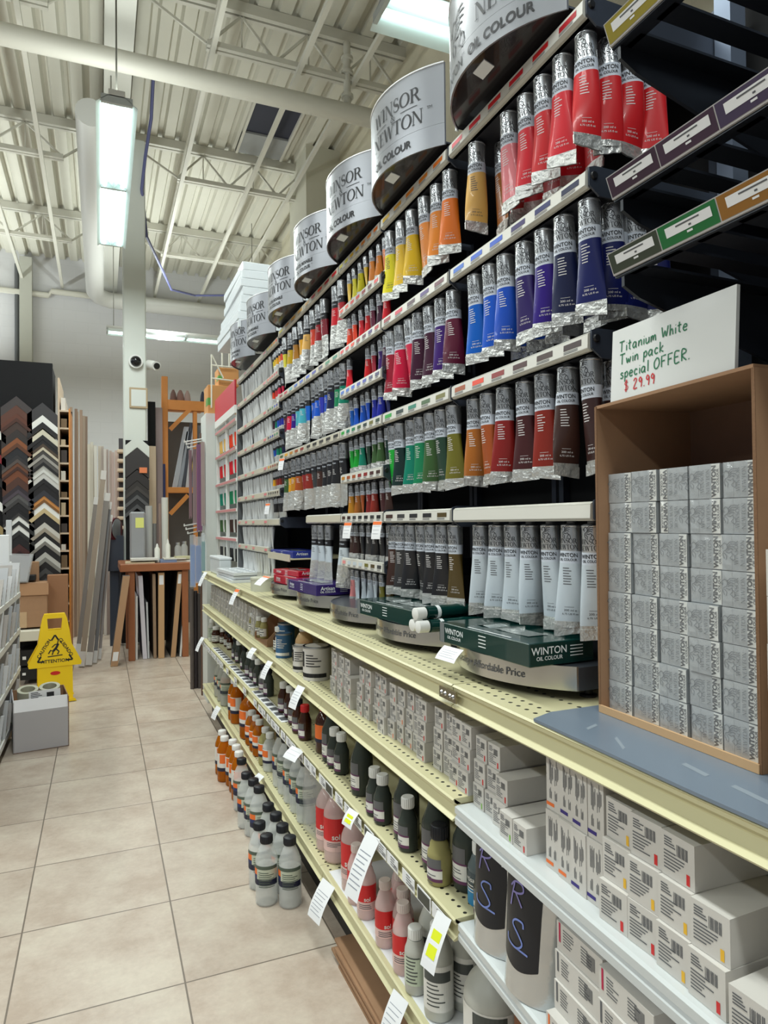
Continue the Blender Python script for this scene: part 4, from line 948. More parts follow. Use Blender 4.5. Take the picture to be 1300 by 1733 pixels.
carton_block(1.205, .965, .0455, [3,3,2,1,1], .688, ZW2, 'small', .0455, 'left end of white shelf', g+', left end of the white shelf', ['red','red','green'], xo=[.004,.004,-.006,-.02,-.022])
carton_block(.942, .796, .0362, [2,2,2,2], .676, ZW2, 'tall', .094, 'upright block on the white shelf', 'upright paint cartons on the white shelf', ['purple','purple','orange','purple'], xo=[.004,.002,-.002,-.004])
carton_block(.790, .565, .0556, [3,3,3,2], .660, ZW2, 'wide', .0565, 'wide block on the white shelf', 'wide paint cartons on the white shelf', ['red','blue','red','yellow'], xo=[.002,0,-.004,-.008])
carton_block(.555, .33, .0556, [1,2,2,2], .650, ZW2, 'wide', .0565, 'right end of white shelf', 'wide paint cartons at the right end of the white shelf', ['plain','yellow','red'], xo=[-.012,.02,.02,.02])
for c, (y, n) in enumerate(((.835,4), (.722,4), (.605,3))):
    for l in range(n):
        carton('long', .645-.014*c+.004*l+(-.012 if l == 0 else 0), y+random.uniform(-.003,.003), ZW3+.0446*l, ['orange','plain','plain','crim'][l] if c != 2 else 'plain', 'paint carton lying lengthwise, %s stack right of the pouches, %s' % (ORD[c], ('bottom','second up','third up','top')[l]), 'cartons lying lengthwise on the lowest white shelf', -.055)
carton_block(4.80, 3.33, .046, [3,3,3,3,3,3,2], .695, Z2+.0004, 'small', .0455, '', 'white cartons at the far end of the middle shelf', ['plain'], xo=[0,.006,.002,.01], share='white paint carton in the packed rows at the far end of the middle shelf')
for l in range(5):
    carton('wide', .745, .555, ZG+.0571*l, 'plain', 'white paint carton right of the brown box on the grey board, %s from the bottom' % ORD[l], 'cartons stacked right of the brown box')

# ================================================================== bottles
def shell(m, r, z0, z1, a0, a1, mi, n=10, c=0.0):
    vs = []; fs = []
    for i in range(n+1):
        a = PI+a0+(a1-a0)*i/n; vs += [(r*math.cos(a), r*math.sin(a), z0), (r*math.cos(a), r*math.sin(a), z1)]
    for i in range(n): fs.append((2*i, 2*i+2, 2*i+3, 2*i+1))
    m.add(vs, fs, mi)
_B = {}
def bottle_meshes(kind):
    if kind in _B: return _B[kind]
    K = {  # r, h(total), neck r, cap h, shoulder start
     'solvent': (.0395,.232,.019,.026,.70), 'amber': (.037,.225,.018,.024,.74), 'jar': (.034,.168,.016,.024,.72), 'jug': (.060,.255,.022,.026,.66), 'redbig': (.042,.225,.018,.022,.74), 'red': (.0275,.168,.014,.022,.70),
     'milky': (.034,.205,.016,.026,.72), 'smallmilky': (.026,.150,.015,.026,.76), 'medium': (.0245,.128,.014,.026,.66), 'mediumbig': (.033,.185,.016,.024,.62), 'pale': (.027,.128,.0165,.03,.66), 'tiny': (.020,.10,.012,.02,.72), 'squat': (.030,.11,.02,.022,.7), 'bluebottle': (.029,.130,.016,.026,.72)}
    r, h, nr, ch, sh = K[kind]; hb = h-ch
    body = MB().lathe([(r*.86,0),(r*.97,.003),(r,.008),(r,hb*sh),(r*.96,hb*(sh+.06)),(r*.8,hb*(sh+.14)),(nr*1.25,hb*(sh+.235)),(nr*.92,hb*.985),(nr*.92,hb+.004)], 24).mesh('bottle_body', [CLEAR], smooth=50)
    cap = MB().lathe([(nr*1.12,hb),(nr*1.14,hb+.002),(nr*1.14,h-.002),(nr*1.02,h)], 20)
    for k in range(20): a = 2*PI*k/20; cap.cbox((nr*1.14*math.cos(a), nr*1.14*math.sin(a), hb+ch*.5), (.0012,.0012,ch*.8))
    cap = cap.mesh('cap', [BCAP], smooth=50)
    m = MB(); R = r+.0006; zt = hb*sh-.004
    if kind == 'solvent':
        z0 = hb*.36; shell(m, R, z0+.02, zt-.012, -1.35, -.5, 1, 6); shell(m, R, z0+.02, zt-.012, -.5, 1.5, 0, 12); shell(m, R, z0, z0+.02, -1.35, 1.5, 2, 16); shell(m, R, zt-.012, zt, -1.35, 1.5, 3, 16); shell(m, R+.0003, z0+.02, z0+.034, -1.35, -.5, 4, 6)
        for k in range(8): shell(m, R+.0004, zt-.024-k*.0068, zt-.0215-k*.0068, -.3, random.uniform(.6,1.3), 3, 6)
        ms = [mat('solvent_label', (190,196,176), .5), ORANGE, NAVY, mat('label_sage', (84,96,84), .5), mat('label_blue', (40,52,96), .5)]
    elif kind in ('amber', 'jar', 'jug'):
        z0 = hb*.28; shell(m, R, z0, zt, -1.4, 1.4, 0, 16); shell(m, R+.0003, z0+(zt-z0)*.45, zt-.004, -.7, .5, 1, 8); shell(m, R+.0003, z0, z0+(zt-z0)*.2, -1.4, 1.4, 2, 16)
        ms = [LBLW, ORANGE, NAVY]
    elif kind in ('redbig', 'red'):
        z0 = hb*.2; zm = z0+(zt-z0)*.32; shell(m, R, zm, zt, -1.7, 1.7, 0, 18); shell(m, R, z0, zm, -1.7, 1.7, 1, 18)
        g = text2('sol', .026*r/.044, .02); m.map2(g, lambda u, v: (-(R+.0005)*math.cos((u+.012)/R), -(R+.0005)*math.sin((u+.012)/R), v+zm+(zt-zm)*.18), 2)
        for k in range(3): shell(m, R+.0004, zm-.008-k*.005, zm-.006-k*.005, -.5, random.uniform(.3,1), 3, 6)
        ms = [RED, mat('rose_label', (222,188,182), .5), LBLW, INKG]
    elif kind == 'milky':
        z0 = hb*.14; shell(m, R, z0, zt, -1.3, 1.3, 0, 16); shell(m, R+.0003, zt-.035, zt-.012, -1.0, 1.0, 1, 14)
        for k in range(6): shell(m, R+.0004, z0+.012+k*.009, z0+.015+k*.009, -.7, random.uniform(.1,.7), 1, 6)
        ms = [LBLW, mat('label_charcoal', (74,78,76), .5)]
    elif kind == 'smallmilky':
        shell(m, R, hb*.2, zt, -1.2, 1.2, 0, 12)
        for k in range(8): shell(m, R+.0004, hb*.25+k*.008, hb*.25+.003+k*.008, -.7, random.uniform(.1,.7), 1, 5)
        ms = [LBLG, mat('label_charcoal', (74,78,76), .5)]
    elif kind in ('medium', 'mediumbig', 'pale', 'bluebottle'):
        z0 = hb*.12; zq = z0+(zt-z0)*.55; shell(m, R, z0, zq, -1.6, .35, 0, 12); shell(m, R, zq, zt, -1.5, .25, 1, 12); shell(m, R+.0003, z0, z0+.007, -1.6, .35, 2, 12); shell(m, R+.0003, zq-.002, zq+.002, -1.6, .35, 2, 12)
        for k in range(4): shell(m, R+.0004, zq-.014-k*.006, zq-.012-k*.006, -1.2, random.uniform(-.6,.1), 3, 6)
        if kind == 'bluebottle':
            m = MB(); shell(m, R, hb*.04, hb*.36, -1.5, .6, 0, 14); shell(m, R, hb*.36, zt, -1.5, .5, 1, 14)
            g = text2('Artisan', .0145, .01); m.map2(g, lambda u, v: (-(R+.0005)*math.cos((u+.0)/R-.35), -(R+.0005)*math.sin((u)/R-.35), v+hb*.55), 2)
            for k in range(3): shell(m, R+.0004, hb*.42-k*.006, hb*.44-k*.006, -1.0, .0, 2, 6)
            ms = [mat('label_cyan', (24,120,170), .45), mat('label_slate', (60,74,80), .45), LBLW]
        else: ms = [LBLW, mat('label_greyviolet', (96,96,98), .5), mat('label_violet', (96,48,86), .5), INKG]
    else:
        shell(m, R, hb*.15, hb*.6, -1.3, 1.3, 0, 12); ms = [LBLW]
        for k in range(3): shell(m, R+.0004, hb*.22+k*.012, hb*.22+.004+k*.012, -.7, random.uniform(.1,.7), 1, 5)
        ms = [LBLW, INKG]
    res = (body, cap, m.mesh('label', ms), r, h); _B[kind] = res; return res
nb = 0
STAND = []
_LQ = {}
def liquid_mesh(kind):
    if kind not in _LQ:
        _, _, _, r, h = bottle_meshes(kind); r *= .94; _LQ[kind] = MB().lathe([(r*.86,.004),(r,.012),(r,h*.56)], 20).mesh('liquid', [LIQ], smooth=50)
    return _LQ[kind]
def bottle(kind, px, py, z, body, cap, label, group, rz=None, lm=None, xclamp=None):
    """cap seen at a place of the photograph, standing at height z"""
    global nb
    b, c, l, r, h = bottle_meshes(kind); p = at(px, py, Z=z+h-.008); nb += 1
    x = p.x if xclamp is None else max(p.x, xclamp); y = p.y; dn = math.hypot(x, y)
    for _ in range(40):      # stand clear of its neighbours: step back along the shelf
        if all(abs(z-q[3]) > .1 or math.hypot(x-q[0], y-q[1]) > r+q[2]+.001 for q in STAND): break
        x += .004*x/dn*1.6; y += .004*y/dn
    STAND.append((x, y, r, z))
    t = thing('bottle', label, 'bottle', (x, y, z), (0,0,(1.15 if z == 0 else .7)+random.uniform(-.3,.3) if rz is None else rz), group)
    part('bottle_body', b, t, {0: body})
    if body in (CLEAR, ROSE):
        part('liquid', liquid_mesh(kind), t, {0: LIQ if body is CLEAR else ROSE})
    part('label', l, t, lm); part('cap', c, t, {0: cap}); return t
# ---- on the floor in front of the shelves
g = 'solvent bottles standing on the floor'
for i, (x, y) in enumerate([(376,1238), (380,1248), (394,1254), (400,1263), (404.5,1274)]):
    bottle('amber', x, y, 0, AMBER, WCAP, 'amber oil bottle with white cap on the floor, %s from the far end' % ORD[i], g)
for i, (x, y, d) in enumerate([(409,1286,'farthest black-capped clear bottle on the floor, next to the amber ones'), (417,1310,'second farthest black-capped clear bottle on the floor'), (429,1321,'third farthest black-capped clear bottle on the floor'), (438.5,1333,'fourth farthest black-capped clear bottle on the floor'), (454,1363,'black-capped clear floor bottle behind the front four, left'), (467,1379,'black-capped clear floor bottle behind the front four, right'), (439,1394,'clear bottle half hidden at the left of the front pair on the floor'), (478,1398,'clear bottle right behind the front pair on the floor'), (451,1416,'front left clear solvent bottle with orange label on the floor'), (490.5,1419,'front right clear solvent bottle with orange label on the floor')][::-1]):
    bottle('solvent', x, y, 0, CLEAR, BCAP, d, g, rz=.9 if i < 2 else None)
# ---- on the base deck
ZBD = ZB+.0018; g = 'bottles on the base deck'
for i, (x, y) in enumerate([(352,1118), (358,1124), (366,1130), (371,1136)]):
    bottle('solvent' if i < 3 else 'amber', x+4, y+2, ZBD, mat('cloudy_clear', (206,206,196), .2, trans=.5, ior=1.2), WCAP, 'cloudy green-labelled bottle at far end of base deck, %s in line' % ORD[i], 'cloudy bottles at the far end', xclamp=.71)
for i, (x, y) in enumerate([(391,1152), (395,1157)]): bottle('amber', x, y, ZBD, AMBER, WCAP, 'amber oil bottle behind the big amber jug, %s' % ('far one', 'near one')[i], g, xclamp=.70)
bottle('jug', 404, 1168, ZBD, AMBER, WCAP, 'big amber oil jug with orange label on the base deck', g, xclamp=.72)
for i, (x, y) in enumerate([(417,1197), (423,1205), (429,1214), (436,1221)]): bottle('jar', x, y, ZBD, AMBER, WCAP, 'small amber oil bottle on the base deck, %s right of the jug' % ORD[i], g, xclamp=.70)
bottle('jar', 445, 1234, ZBD, PALEY, WCAP, 'yellow oil bottle on the base deck between amber and clear ones', g, xclamp=.70)
bottle('jar', 454, 1243, ZBD, CLEAR, WCAP, 'small clear bottle with white cap beside the yellow oil bottle', g, xclamp=.70)
for i, (x, y) in enumerate([(462,1240), (470,1250), (478,1262), (488,1275), (498,1289)]): bottle('solvent', x+2, y, ZBD, CLEAR, BCAP, 'black-capped clear bottle on the base deck, %s from the near end' % ORD[4-i], g, xclamp=.705)
# two red label bottles in a clear plastic bag
BAGM = mat('clear_bag', (238,236,234), .12, trans=.9, ior=1.08)
for i, (x, y) in enumerate(((528,1330), (546,1345))):
    bottle('redbig', x, y, ZBD, ROSE, WCAP, ('red label bottle inside the plastic bag, left', 'red label bottle inside the plastic bag, right')[i], 'red label bottles in the bag', xclamp=.715)
p = at(535, 1440, Z=ZB)
m = MB(); random.seed(3); n = 26; vs = []; fs = []
for k, (sc, z) in enumerate(((.95,.002),(1.02,.02),(1.0,.07),(1.04,.12),(.98,.17),(.9,.215),(.55,.24),(.3,.262),(.42,.285))):
    for j in range(n):
        a = 2*PI*j/n; w = 1+.07*math.sin(a*7+k*1.7)+random.uniform(-.03,.03); vs.append((.066*sc*w*math.cos(a), .105*sc*w*math.sin(a), z))
for k in range(8):
    for j in range(n): a = k*n+j; b2 = k*n+(j+1) % n; fs.append((a, b2, b2+n, a+n))
m.add(vs, fs); solo('plastic_bag', m.mesh('plastic_bag', [mat('thin_bag', (236,236,234), .1, alpha=.3)], smooth=30), 'crumpled clear plastic bag around two red label bottles on the base deck', 'bag', (.74, at(537,1380,X=.72).y, ZBD))
random.seed(5)
for x, y, d in ((600,1433,'small red label bottle, leftmost of the front row'), (611,1455,'small red label bottle, second of the front row'), (623,1500,'small red label bottle half behind the long list'), (645,1516,'small red label bottle, fourth of the front row'), (665,1536,'small red label bottle, right end of the front row'), (666,1489,'small red label bottle, left of the back pair'), (682,1508,'small red label bottle, right of the back pair')):
    bottle('red', x, y, ZBD, ROSE, mat('pink_white_cap', (222,206,200), .4), d, g, xclamp=.688)
bottle('redbig', 566, 1352, ZBD, ROSE, WCAP, 'large red label bottle just right of the plastic bag', g, xclamp=.715)
bottle('redbig', 590, 1382, ZBD, ROSE, WCAP, 'large red label bottle with rounded shoulders behind two smaller ones', g, xclamp=.71)
bottle('smallmilky', 676, 1580, ZBD, MILKY, WCAP, 'small white bottle in front of the milky ones on the base deck', g, xclamp=.685)
bottle('milky', 731, 1569, ZBD, MILKY, WCAP, 'milky bottle with grey label, right of two', g, xclamp=.70)
bottle('milky', 717, 1543, ZBD, MILKY, WCAP, 'milky bottle with grey label, left of two', g, xclamp=.70)
bottle('milky', 757, 1592, ZBD, MILKY, WCAP, 'milky bottle partly behind the yellow-highlighted tag', g, xclamp=.72)
bottle('jug', 795, 1612, ZBD, MILKY, WCAP, 'large milky jug under the white shelf corner', g, xclamp=.73, lm={0: LBLW, 1: mat('label_charcoal', (74,78,76), .5), 2: LBLW})
for i, (ya, yb, x) in enumerate(((1.08,.86,.70), (.85,.62,.69))):
    t = thing('brown_carton', ('brown carton on the base deck right of the milky jug','brown carton on the base deck at bottom right corner')[i], 'box', (x, (ya+yb)/2, ZBD))
    part('carton_body', MB().box(0, .3, -(ya-yb)/2, (ya-yb)/2, 0, .24).mesh('carton_body', [mat('dark_cardboard', (112,70,46), .75)], bevel=.002), t); part('tape', MB().box(-.0006, 0, -.02, .02, 0, .24).mesh('tape', [mat('tape_brown', (140,96,60), .3)]), t)
# flattened cardboard stored under the base deck
for i in range(6):
    solo('cardboard_sheet', MB().box(0, .064-.0, -.5, .5, 0, .0075).mesh('cardboard_sheet', [CARD]), 'flattened brown cardboard lying on the floor under the base deck, %s from the bottom' % ORD[i], 'cardboard', (XF-.012+[.0,.004,-.003,.006,.001,.008][i]*.6, 1.42+.03*(i % 3), .0005+.0085*i), (0,0,[.004,-.006,.003,.0,.008,-.004][i]), 'flattened cardboard under the base deck')
solo('shelf_liner', MB().box(.012, .42, -.42, .42, 0, .0012).mesh('shelf_liner', [PAPER]), 'white paper liner on the base deck under the red label bottles', 'liner', (XF, 1.66, ZB+.0002))
# ---- on the lower shelf
ZS = Z3+.0005; g = 'medium bottles on the lower shelf'
bottle('smallmilky', 349, 1050, ZS, MILKY, WCAP, 'white plastic bottle at the far end of the lower shelf', g, xclamp=.70)
far = [(366,1062,'squat',BROWNG,WCAP),(377,1066,'tiny',BROWNG,WCAP),(384,1070,'tiny',BROWNG,BCAP),(389,1075,'tiny',BROWNG,BCAP),(399,1081,'medium',DGLASS,BCAP),(405,1086,'medium',DGLASS,WCAP),(414,1095,'medium',DGLASS,BCAP),(421,1106,'medium',DGLASS,WCAP),(430,1110,'medium',DGLASS,WCAP),(437,1118,'medium',DGLASS,WCAP),(445,1127,'medium',CLEAR,BCAP),(452,1134,'medium',DGLASS,BCAP)]
for i, (x, y, k, b, c) in enumerate(far): bottle(k, x, y, ZS, b, c, 'small dark bottle on the lower shelf, %s from its far end' % ORD[i], g, xclamp=.715)
for x, y, k, b, c, d in [(466,1146,'mediumbig',DGLASS,BCAP,'dark green bottle below the white note on the lower shelf'), (480,1157,'medium',BROWNG,WCAP,'white-capped dark bottle, left of three left of the amber bottle'), (491,1164,'medium',BROWNG,WCAP,'white-capped dark bottle, middle of three left of the amber bottle'), (498,1174,'medium',BROWNG,WCAP,'white-capped dark bottle, right of three left of the amber bottle'), (505,1186,'medium',BROWNG,BCAP,'black-capped dark bottle left of the amber bottle'), (516,1196,'medium',BROWNG,RED,'small red-capped dark bottle left of the amber bottle'),
  (554,1205,'mediumbig',DGLASS,WCAP,'tall dark bottle right of the amber bottle'), (566,1235,'medium',DGLASS,WCAP,'left one of two white-capped bottles right of the amber bottle'), (578,1244,'medium',DGLASS,WCAP,'right one of two white-capped bottles right of the amber bottle'), (612,1240,'mediumbig',DGLASS,WCAP,'large dark bottle between two pairs of white-capped ones'), (634,1303,'medium',DGLASS,WCAP,'left one of the nearer pair of white-capped bottles'), (647,1315,'medium',DGLASS,WCAP,'right one of the nearer pair of white-capped bottles'), (667,1310,'mediumbig',DGLASS,WCAP,'large dark bottle behind the single white-capped medium bottle'),
  (674,1356,'medium',DGLASS,WCAP,'white-capped medium bottle standing out at the lower shelf edge'), (706,1352,'mediumbig',DGLASS,WCAP,'large dark bottle with violet label left of the black-capped one'), (729,1403,'pale',PALEY,BCAP,'pale yellow medium bottle with large black cap'), (758,1390,'mediumbig',DGLASS,WCAP,'large dark bottle right of the black-capped pale one'), (800,1453,'bluebottle',mat('slate_bottle',(116,128,130),.12,trans=.4,ior=1.25),WCAP,'bottle with bright blue label beside the black pouches'), (822,1452,'medium',DGLASS,WCAP,'white-capped bottle half behind the blue label bottle')][::-1]:
    bottle(k, x, y, ZS, b, c, d, g, xclamp=.69)
bottle('jar', 533, 1196, ZS, BROWNG, RED, 'large amber bottle with orange label on the lower shelf', g, xclamp=.72, lm={0: ORANGE})
# ---- on the middle shelf: little bottles in a cut carton, tins, bottles
t = thing('cut_carton', 'cut-down brown carton holding small bottles on the middle shelf', 'box', (.69, 3.17, Z2+.0005))
part('carton_floor', MB().box(0,.12,-.13,.13,0,.003).mesh('carton_floor', [CARD]), t)
for s in (-1, 1): part('carton_side', MB().prism([(0,.003),(.12,.003),(.12,.12),(.09,.12),(.0,.03)], s*.13-.0015, s*.13+.0015, 'xz', 0).mesh('carton_side', [CARD]), t)
part('carton_back', MB().box(.117,.12,-.13,.13,.003,.12).mesh('carton_back', [CARD]), t)
for i, (x, y) in enumerate([(421,1040), (431,1038), (438,1046), (443,1031), (452,1034), (447,1048)]):
    bottle('tiny', x, y, Z2+.004, PALEY, WCAP, 'small yellow bottle in the cut-down carton, %s from left' % ORD[i], 'small bottles in the cut-down carton', xclamp=.715)
def tin(label, loc, r, h, mats, name='paint_tin'):
    t = thing(name, label, 'tin', loc, (0,0,.5), 'tins on the middle shelf')
    part('tin_body', MB().lathe([(r,0),(r,h)], 24).mesh('tin_body', [mats[0]], smooth=50), t)
    part('rim', MB().lathe([(r+.001,h-.006),(r+.002,h-.003),(r+.001,h),(r*.86,h),(r*.84,h-.004)], 24).mesh('rim', [mat('tin_metal', (170,172,172), .3, metal=.8)], smooth=50), t)
    m = MB(); shell(m, r+.0006, h*.1, h*.22, -1.5, 1.5, 0); shell(m, r+.0006, h*.4, h*.85, -1.0, -.3, 0); 
    for k in range(5): shell(m, r+.0006, h*(.74-.08*k), h*(.77-.08*k), -.1, random.uniform(.5,1.2), 0)
    part('label', m.mesh('label', [mats[1]]), t)
BLT = mat('tin_blue', (54,96,134), .4)
bottle('squat', 462, 1064, Z2, BROWNG, WCAP, 'white-capped dark bottle left of the blue tins', 'tins on the middle shelf', xclamp=.72)
tin('pale blue tin standing behind the other blue one', (.745, 2.90, Z2+.0005), .036, .125, (BLT, LBLW)); tin('blue and white tin in front on the middle shelf', (.705, 2.79, Z2+.0005), .034, .10, (BLT, LBLW))
bottle('jar', 497, 1062, Z2, mat('pale_amber', (226,190,140), .15, trans=.4, ior=1.2), WCAP, 'pale amber bottle with white cap left of the white tins', 'tins on the middle shelf', xclamp=.72)
bottle('jar', 504, 1066, Z2, mat('cream_liquid', (216,204,180), .2, trans=.3, ior=1.2), WCAP, 'cream bottle with white cap left of the white tins', 'tins on the middle shelf', xclamp=.71)
tin('small white tin with black print left of the large one', (.70, 2.50, Z2+.0005), .033, .098, (CARTON, INK)); tin('large white tin with black print beside the cartons', (.716, 2.355, Z2+.0005), .050, .118, (CARTON, INK))
# ---- silver pouches with black labels
def pouch(label, x, y, rz):
    t = thing('foil_pouch', label, 'pouch', (x, y, ZW3+.001), (0,0,rz), 'silver pouches on the white shelf'); n, k = 20, 14
    W, H = .062, .215
    def P(a, u):
        th = .036*(1-u)**.7*(1-.0*u)+.0015; w = W*(1-.06*math.sin(u*PI)); s = math.sin(a); 
        return (-th*math.cos(a)*(abs(math.cos(a))**.2), w*(s if abs(s) < .98 else s), H*u)
    m = MB(); vs = []; fs = []
    for i in range(k+1):
        for j in range(n): vs.append(Vector(P(2*PI*j/n, i/k))+Vector((0,0,0)))
    for i in range(k):
        for j in range(n): a = i*n+j; b = i*n+(j+1) % n; fs.append((a, b, b+n, a+n))
    fs.append(tuple(range(n-1,-1,-1))); fs.append(tuple(range(k*n, (k+1)*n))); m.add(vs, fs)
    part('foil_body', m.mesh('foil_body', [mat('pouch_foil', (200,202,202), .25, metal=.8, bump=.3, scale=25)], smooth=50), t)
    def S(u, v):   # u across -W..W , v height
        a = -math.asin(max(-1, min(1, u/(W*(1-.06*math.sin(v/H*PI)))))); p = P(a, v/H); return (p[0]-.0008, p[1], p[2])
    m = MB(); nu, nv = 14, 10; vs = []; fs = []
    for i in range(nu+1):
        for j in range(nv+1):
            u = -.052+.085*i/nu; v0 = .052+.018*((u+.0)/.052)**2*0+.02*(i/nu)*-1; vs.append(S(u, .055-.012*math.sin(i/nu*PI)+(.205-.055)*j/nv))
    for i in range(nu):
        for j in range(nv): a = i*(nv+1)+j; fs.append((a, a+1, a+nv+2, a+nv+1))
    m.add(vs, fs, 0); part('black_label', m.mesh('black_label', [mat('pouch_black', (24,25,30), .35)], smooth=50), t)
    R_ = [[(.0,.0),(.02,.3),(.05,.62)],[(-.02,.5),(.06,.66),(.2,.66),(.24,.5),(.14,.4),(.03,.38)],[(.08,.4),(.16,.26),(.24,.1)]]
    S_ = [[(.22,.24),(.2,.34),(.1,.33),(.06,.22),(.16,.08),(.22,-.06),(.14,-.18),(.0,-.14),(-.02,-.02)],[(.14,-.18),(.3,-.2)]]
    m = MB()
    for off, s_, mi, lst in ((.137, .062, 0, R_), (.092, .085, 1, S_)):
        for st in lst: m.map2(ribbon([(-.035+a*s_*1.9, off+b*s_) for a, b in smooth2(st)], .0032), lambda u, v: tuple(Vector(S(u, v))+Vector((-.0012,0,0))), mi)
    part('script_letters', m.mesh('script_letters', [mat('violet_print', (128,120,176), .4), mat('lilac_blue_print', (112,128,190), .4)]), t)
    if 'left' in label: m = MB(); m.map2(rect2(.02,.033,.16,.178), lambda u, v: tuple(Vector(S(u, v))+Vector((-.0014,0,0))), 0); part('price_sticker', m.mesh('price_sticker', [PAPER]), t)
pouch('silver pouch with black label, left one on the white shelf', .695, 1.115, .30)
pouch('silver pouch with black label, right one against the cartons', .680, .985, .22)
# ================================================================== far end of the run
g = 'white-wrapped canvases stacked on the racks'
c0 = at(408, 441, Y=3.80); zt = c0.z; n = 8
for i in range(n):
    h = .046; z = zt-.047*(i+1); dx = random.uniform(-.012,.012)-.003*i*(i > 4); 
    t = thing('wrapped_canvas', 'white wrapped canvas in the stack on the racks, %s from the top' % ORD[i], 'canvas', (c0.x+dx, 3.80, z), (0, 0, random.uniform(-.02,.02)+(.03 if i > 5 else 0)), g)
    m = MB(); m.box(0, .42, 0, .62, 0, h, 0); part('canvas_body', m.mesh('canvas_body', [mat('canvas_white', (224,230,234), .5)], bevel=.003), t)
    m = MB(); m.box(.02, .40, .02, .6, h*.25, h*.75, 0); 
    w = MB(); w.add([(-.001,-.001,0),(.421,-.001,0),(.421,-.001,h),(-.001,-.001,h),(-.001,.621,0),(-.001,.621,h)], [(0,1,2,3),(0,3,5,4)], 0); part('plastic_wrap', w.mesh('plastic_wrap', [mat('wrap_gloss', (246,250,252), .05, alpha=.22)]), t)
zc = zt-.047*n
hd = thing('canvas_shelf', 'silver support bracket under the stack of white canvases', 'shelf', (c0.x+.02, 3.80, HZ1+.002)); part('shelf_plate', MB().box(0, .4, .02, .6, max(zc-HZ1-.012, .002), max(zc-HZ1-.003, .008)).mesh('shelf_plate', [SLATE]), hd)
part('support', MB().box(.3, .32, .05, .57, 0, max(zc-HZ1-.012, .003)).mesh('support', [SLATE]), hd)
# white palettes and trays at the far counter end
g = 'white plastic palettes on the counter'
for i, (x, y, hx, hy) in enumerate(((.665, 4.05, .17, .26), (.675, 4.06, .165, .25), (.67, 4.04, .16, .24))):
    m = MB(); m.box(0, hx, -hy, hy, 0, .016, 0)
    for k in range(6): m.lathe([(.018,.0165),(.02,.019),(.016,.0168)], 10, 0, (hx*.3, -hy*.8+hy*.32*k), caps=False); m.lathe([(.018,.0165),(.02,.019),(.016,.0168)], 10, 0, (hx*.72, -hy*.8+hy*.32*k), caps=False)
    solo('paint_palette', m.mesh('paint_palette', [mat('palette_white', (214,218,220), .35)], smooth=40), 'white plastic palette at the far end of the counter, %s in the pile' % ('bottom','middle','top')[i], 'palette', (x, y, ZCT+.0005+.0195*i), (0,0,.02*i), g)
t = thing('clear_tray', 'low clear plastic tray of palettes behind the white ones', 'tray', (.69, 4.55, ZCT+.001)); part('tray_body', MB().box(0,.075,-.2,.2,0,.10).mesh('tray_body', [mat('tray_white', (206,212,214), .3)], bevel=.006), t); part('lid', MB().box(-.003,.078,-.203,.203,.10,.115).mesh('lid', [mat('tray_lid', (222,226,228), .3)], bevel=.003), t)
t = thing('round_cake_tin', 'low round pale tin beside the fifth bowed tray', 'tin', (.735, 3.30, ZCT)); part('tin_body', MB().lathe([(.062,0),(.062,.055)], 28).mesh('tin_body', [mat('pale_tin', (190,190,172), .4)], smooth=50), t); part('lid', MB().lathe([(.064,.055),(.064,.066),(.06,.068)], 28).mesh('lid', [mat('pale_tin', (190,190,172), .4)], smooth=50), t)
# ---- white rack with a red top sign beyond the tubes
t = thing('small_tube_rack', 'white rack with a red top sign and small paint tubes', 'display rack', (.79, 4.68, 0)); W2 = .40
part('back_panel', MB().box(.20,.21,-W2,W2,ZCT,2.25).mesh('back_panel', [mat('rack_grey', (96,98,100), .5)]), t)
part('side_panel', MB().box(.0,.345,-W2-.018,-W2-.013,ZCT,2.06).mesh('side_panel', [mat('rack_grey', (96,98,100), .5)]), t)
for y in (-W2, 0, W2): part('upright', MB().box(0,.02,y-.012,y+.012,ZCT,2.06).mesh('upright', [WHITE]), t)
sgn = part('top_sign', MB().box(-.01,0,-W2,W2,2.06,2.22,0).mesh('top_sign', [mat('sign_red', (196,46,62), .4)]), t)
m = MB(); m.map2(shift2(text2('fabric colour', .05), 0, 2.15), lambda u, v: (-.0106,-u,v), 0) if False else m.box(-.0106,-.01,-.12,.12,2.13,2.135,0)
part('pale_band', MB().box(-.012,.0,-W2,W2,2.01,2.06).mesh('pale_band', [WHITE]), t)
RL = (1.98, 1.80, 1.60, 1.41, 1.22)
for z in RL: part('rail', MB().box(-.008,.15,-W2,W2,z-.02,z).mesh('rail', [WHITE]), t); part('price_strip', MB().box(-.0095,-.008,-W2,W2,z-.018,z-.002).mesh('price_strip', [mat('strip_rose', (196,130,130), .5)]), t)
sm = MB(); sm.lathe([(.006,0),(.011,-.004),(.0105,-.05)], 10); sm.lathe([(.0108,-.05),(.010,-.10),(.007,-.135)], 10, 1)
smm = sm.mesh('small_tube', [WFOIL, CARTON], smooth=50)
cl = [['naples','vermil'],['scarlet','red'],['teal','green'],['sap','umber'],['char','black']]
for zi, z in enumerate(RL):
    for q in range(12):
        y = W2-.045-.0645*q-(.02 if q > 5 else 0)
        c = C[cl[zi][0 if q < 6 else 1]][0] if q % 3 != 2 else (206,206,200)
        solo('small_paint_tube', smm, 'small tube on the white red-topped rack, %s rail, %s from left' % (ORD[zi], ORD[q]), 'paint tube', (.815, 4.68+y, z-.0205), (0,0,0), 'small tubes on the red-topped rack', {1: paint(c)})
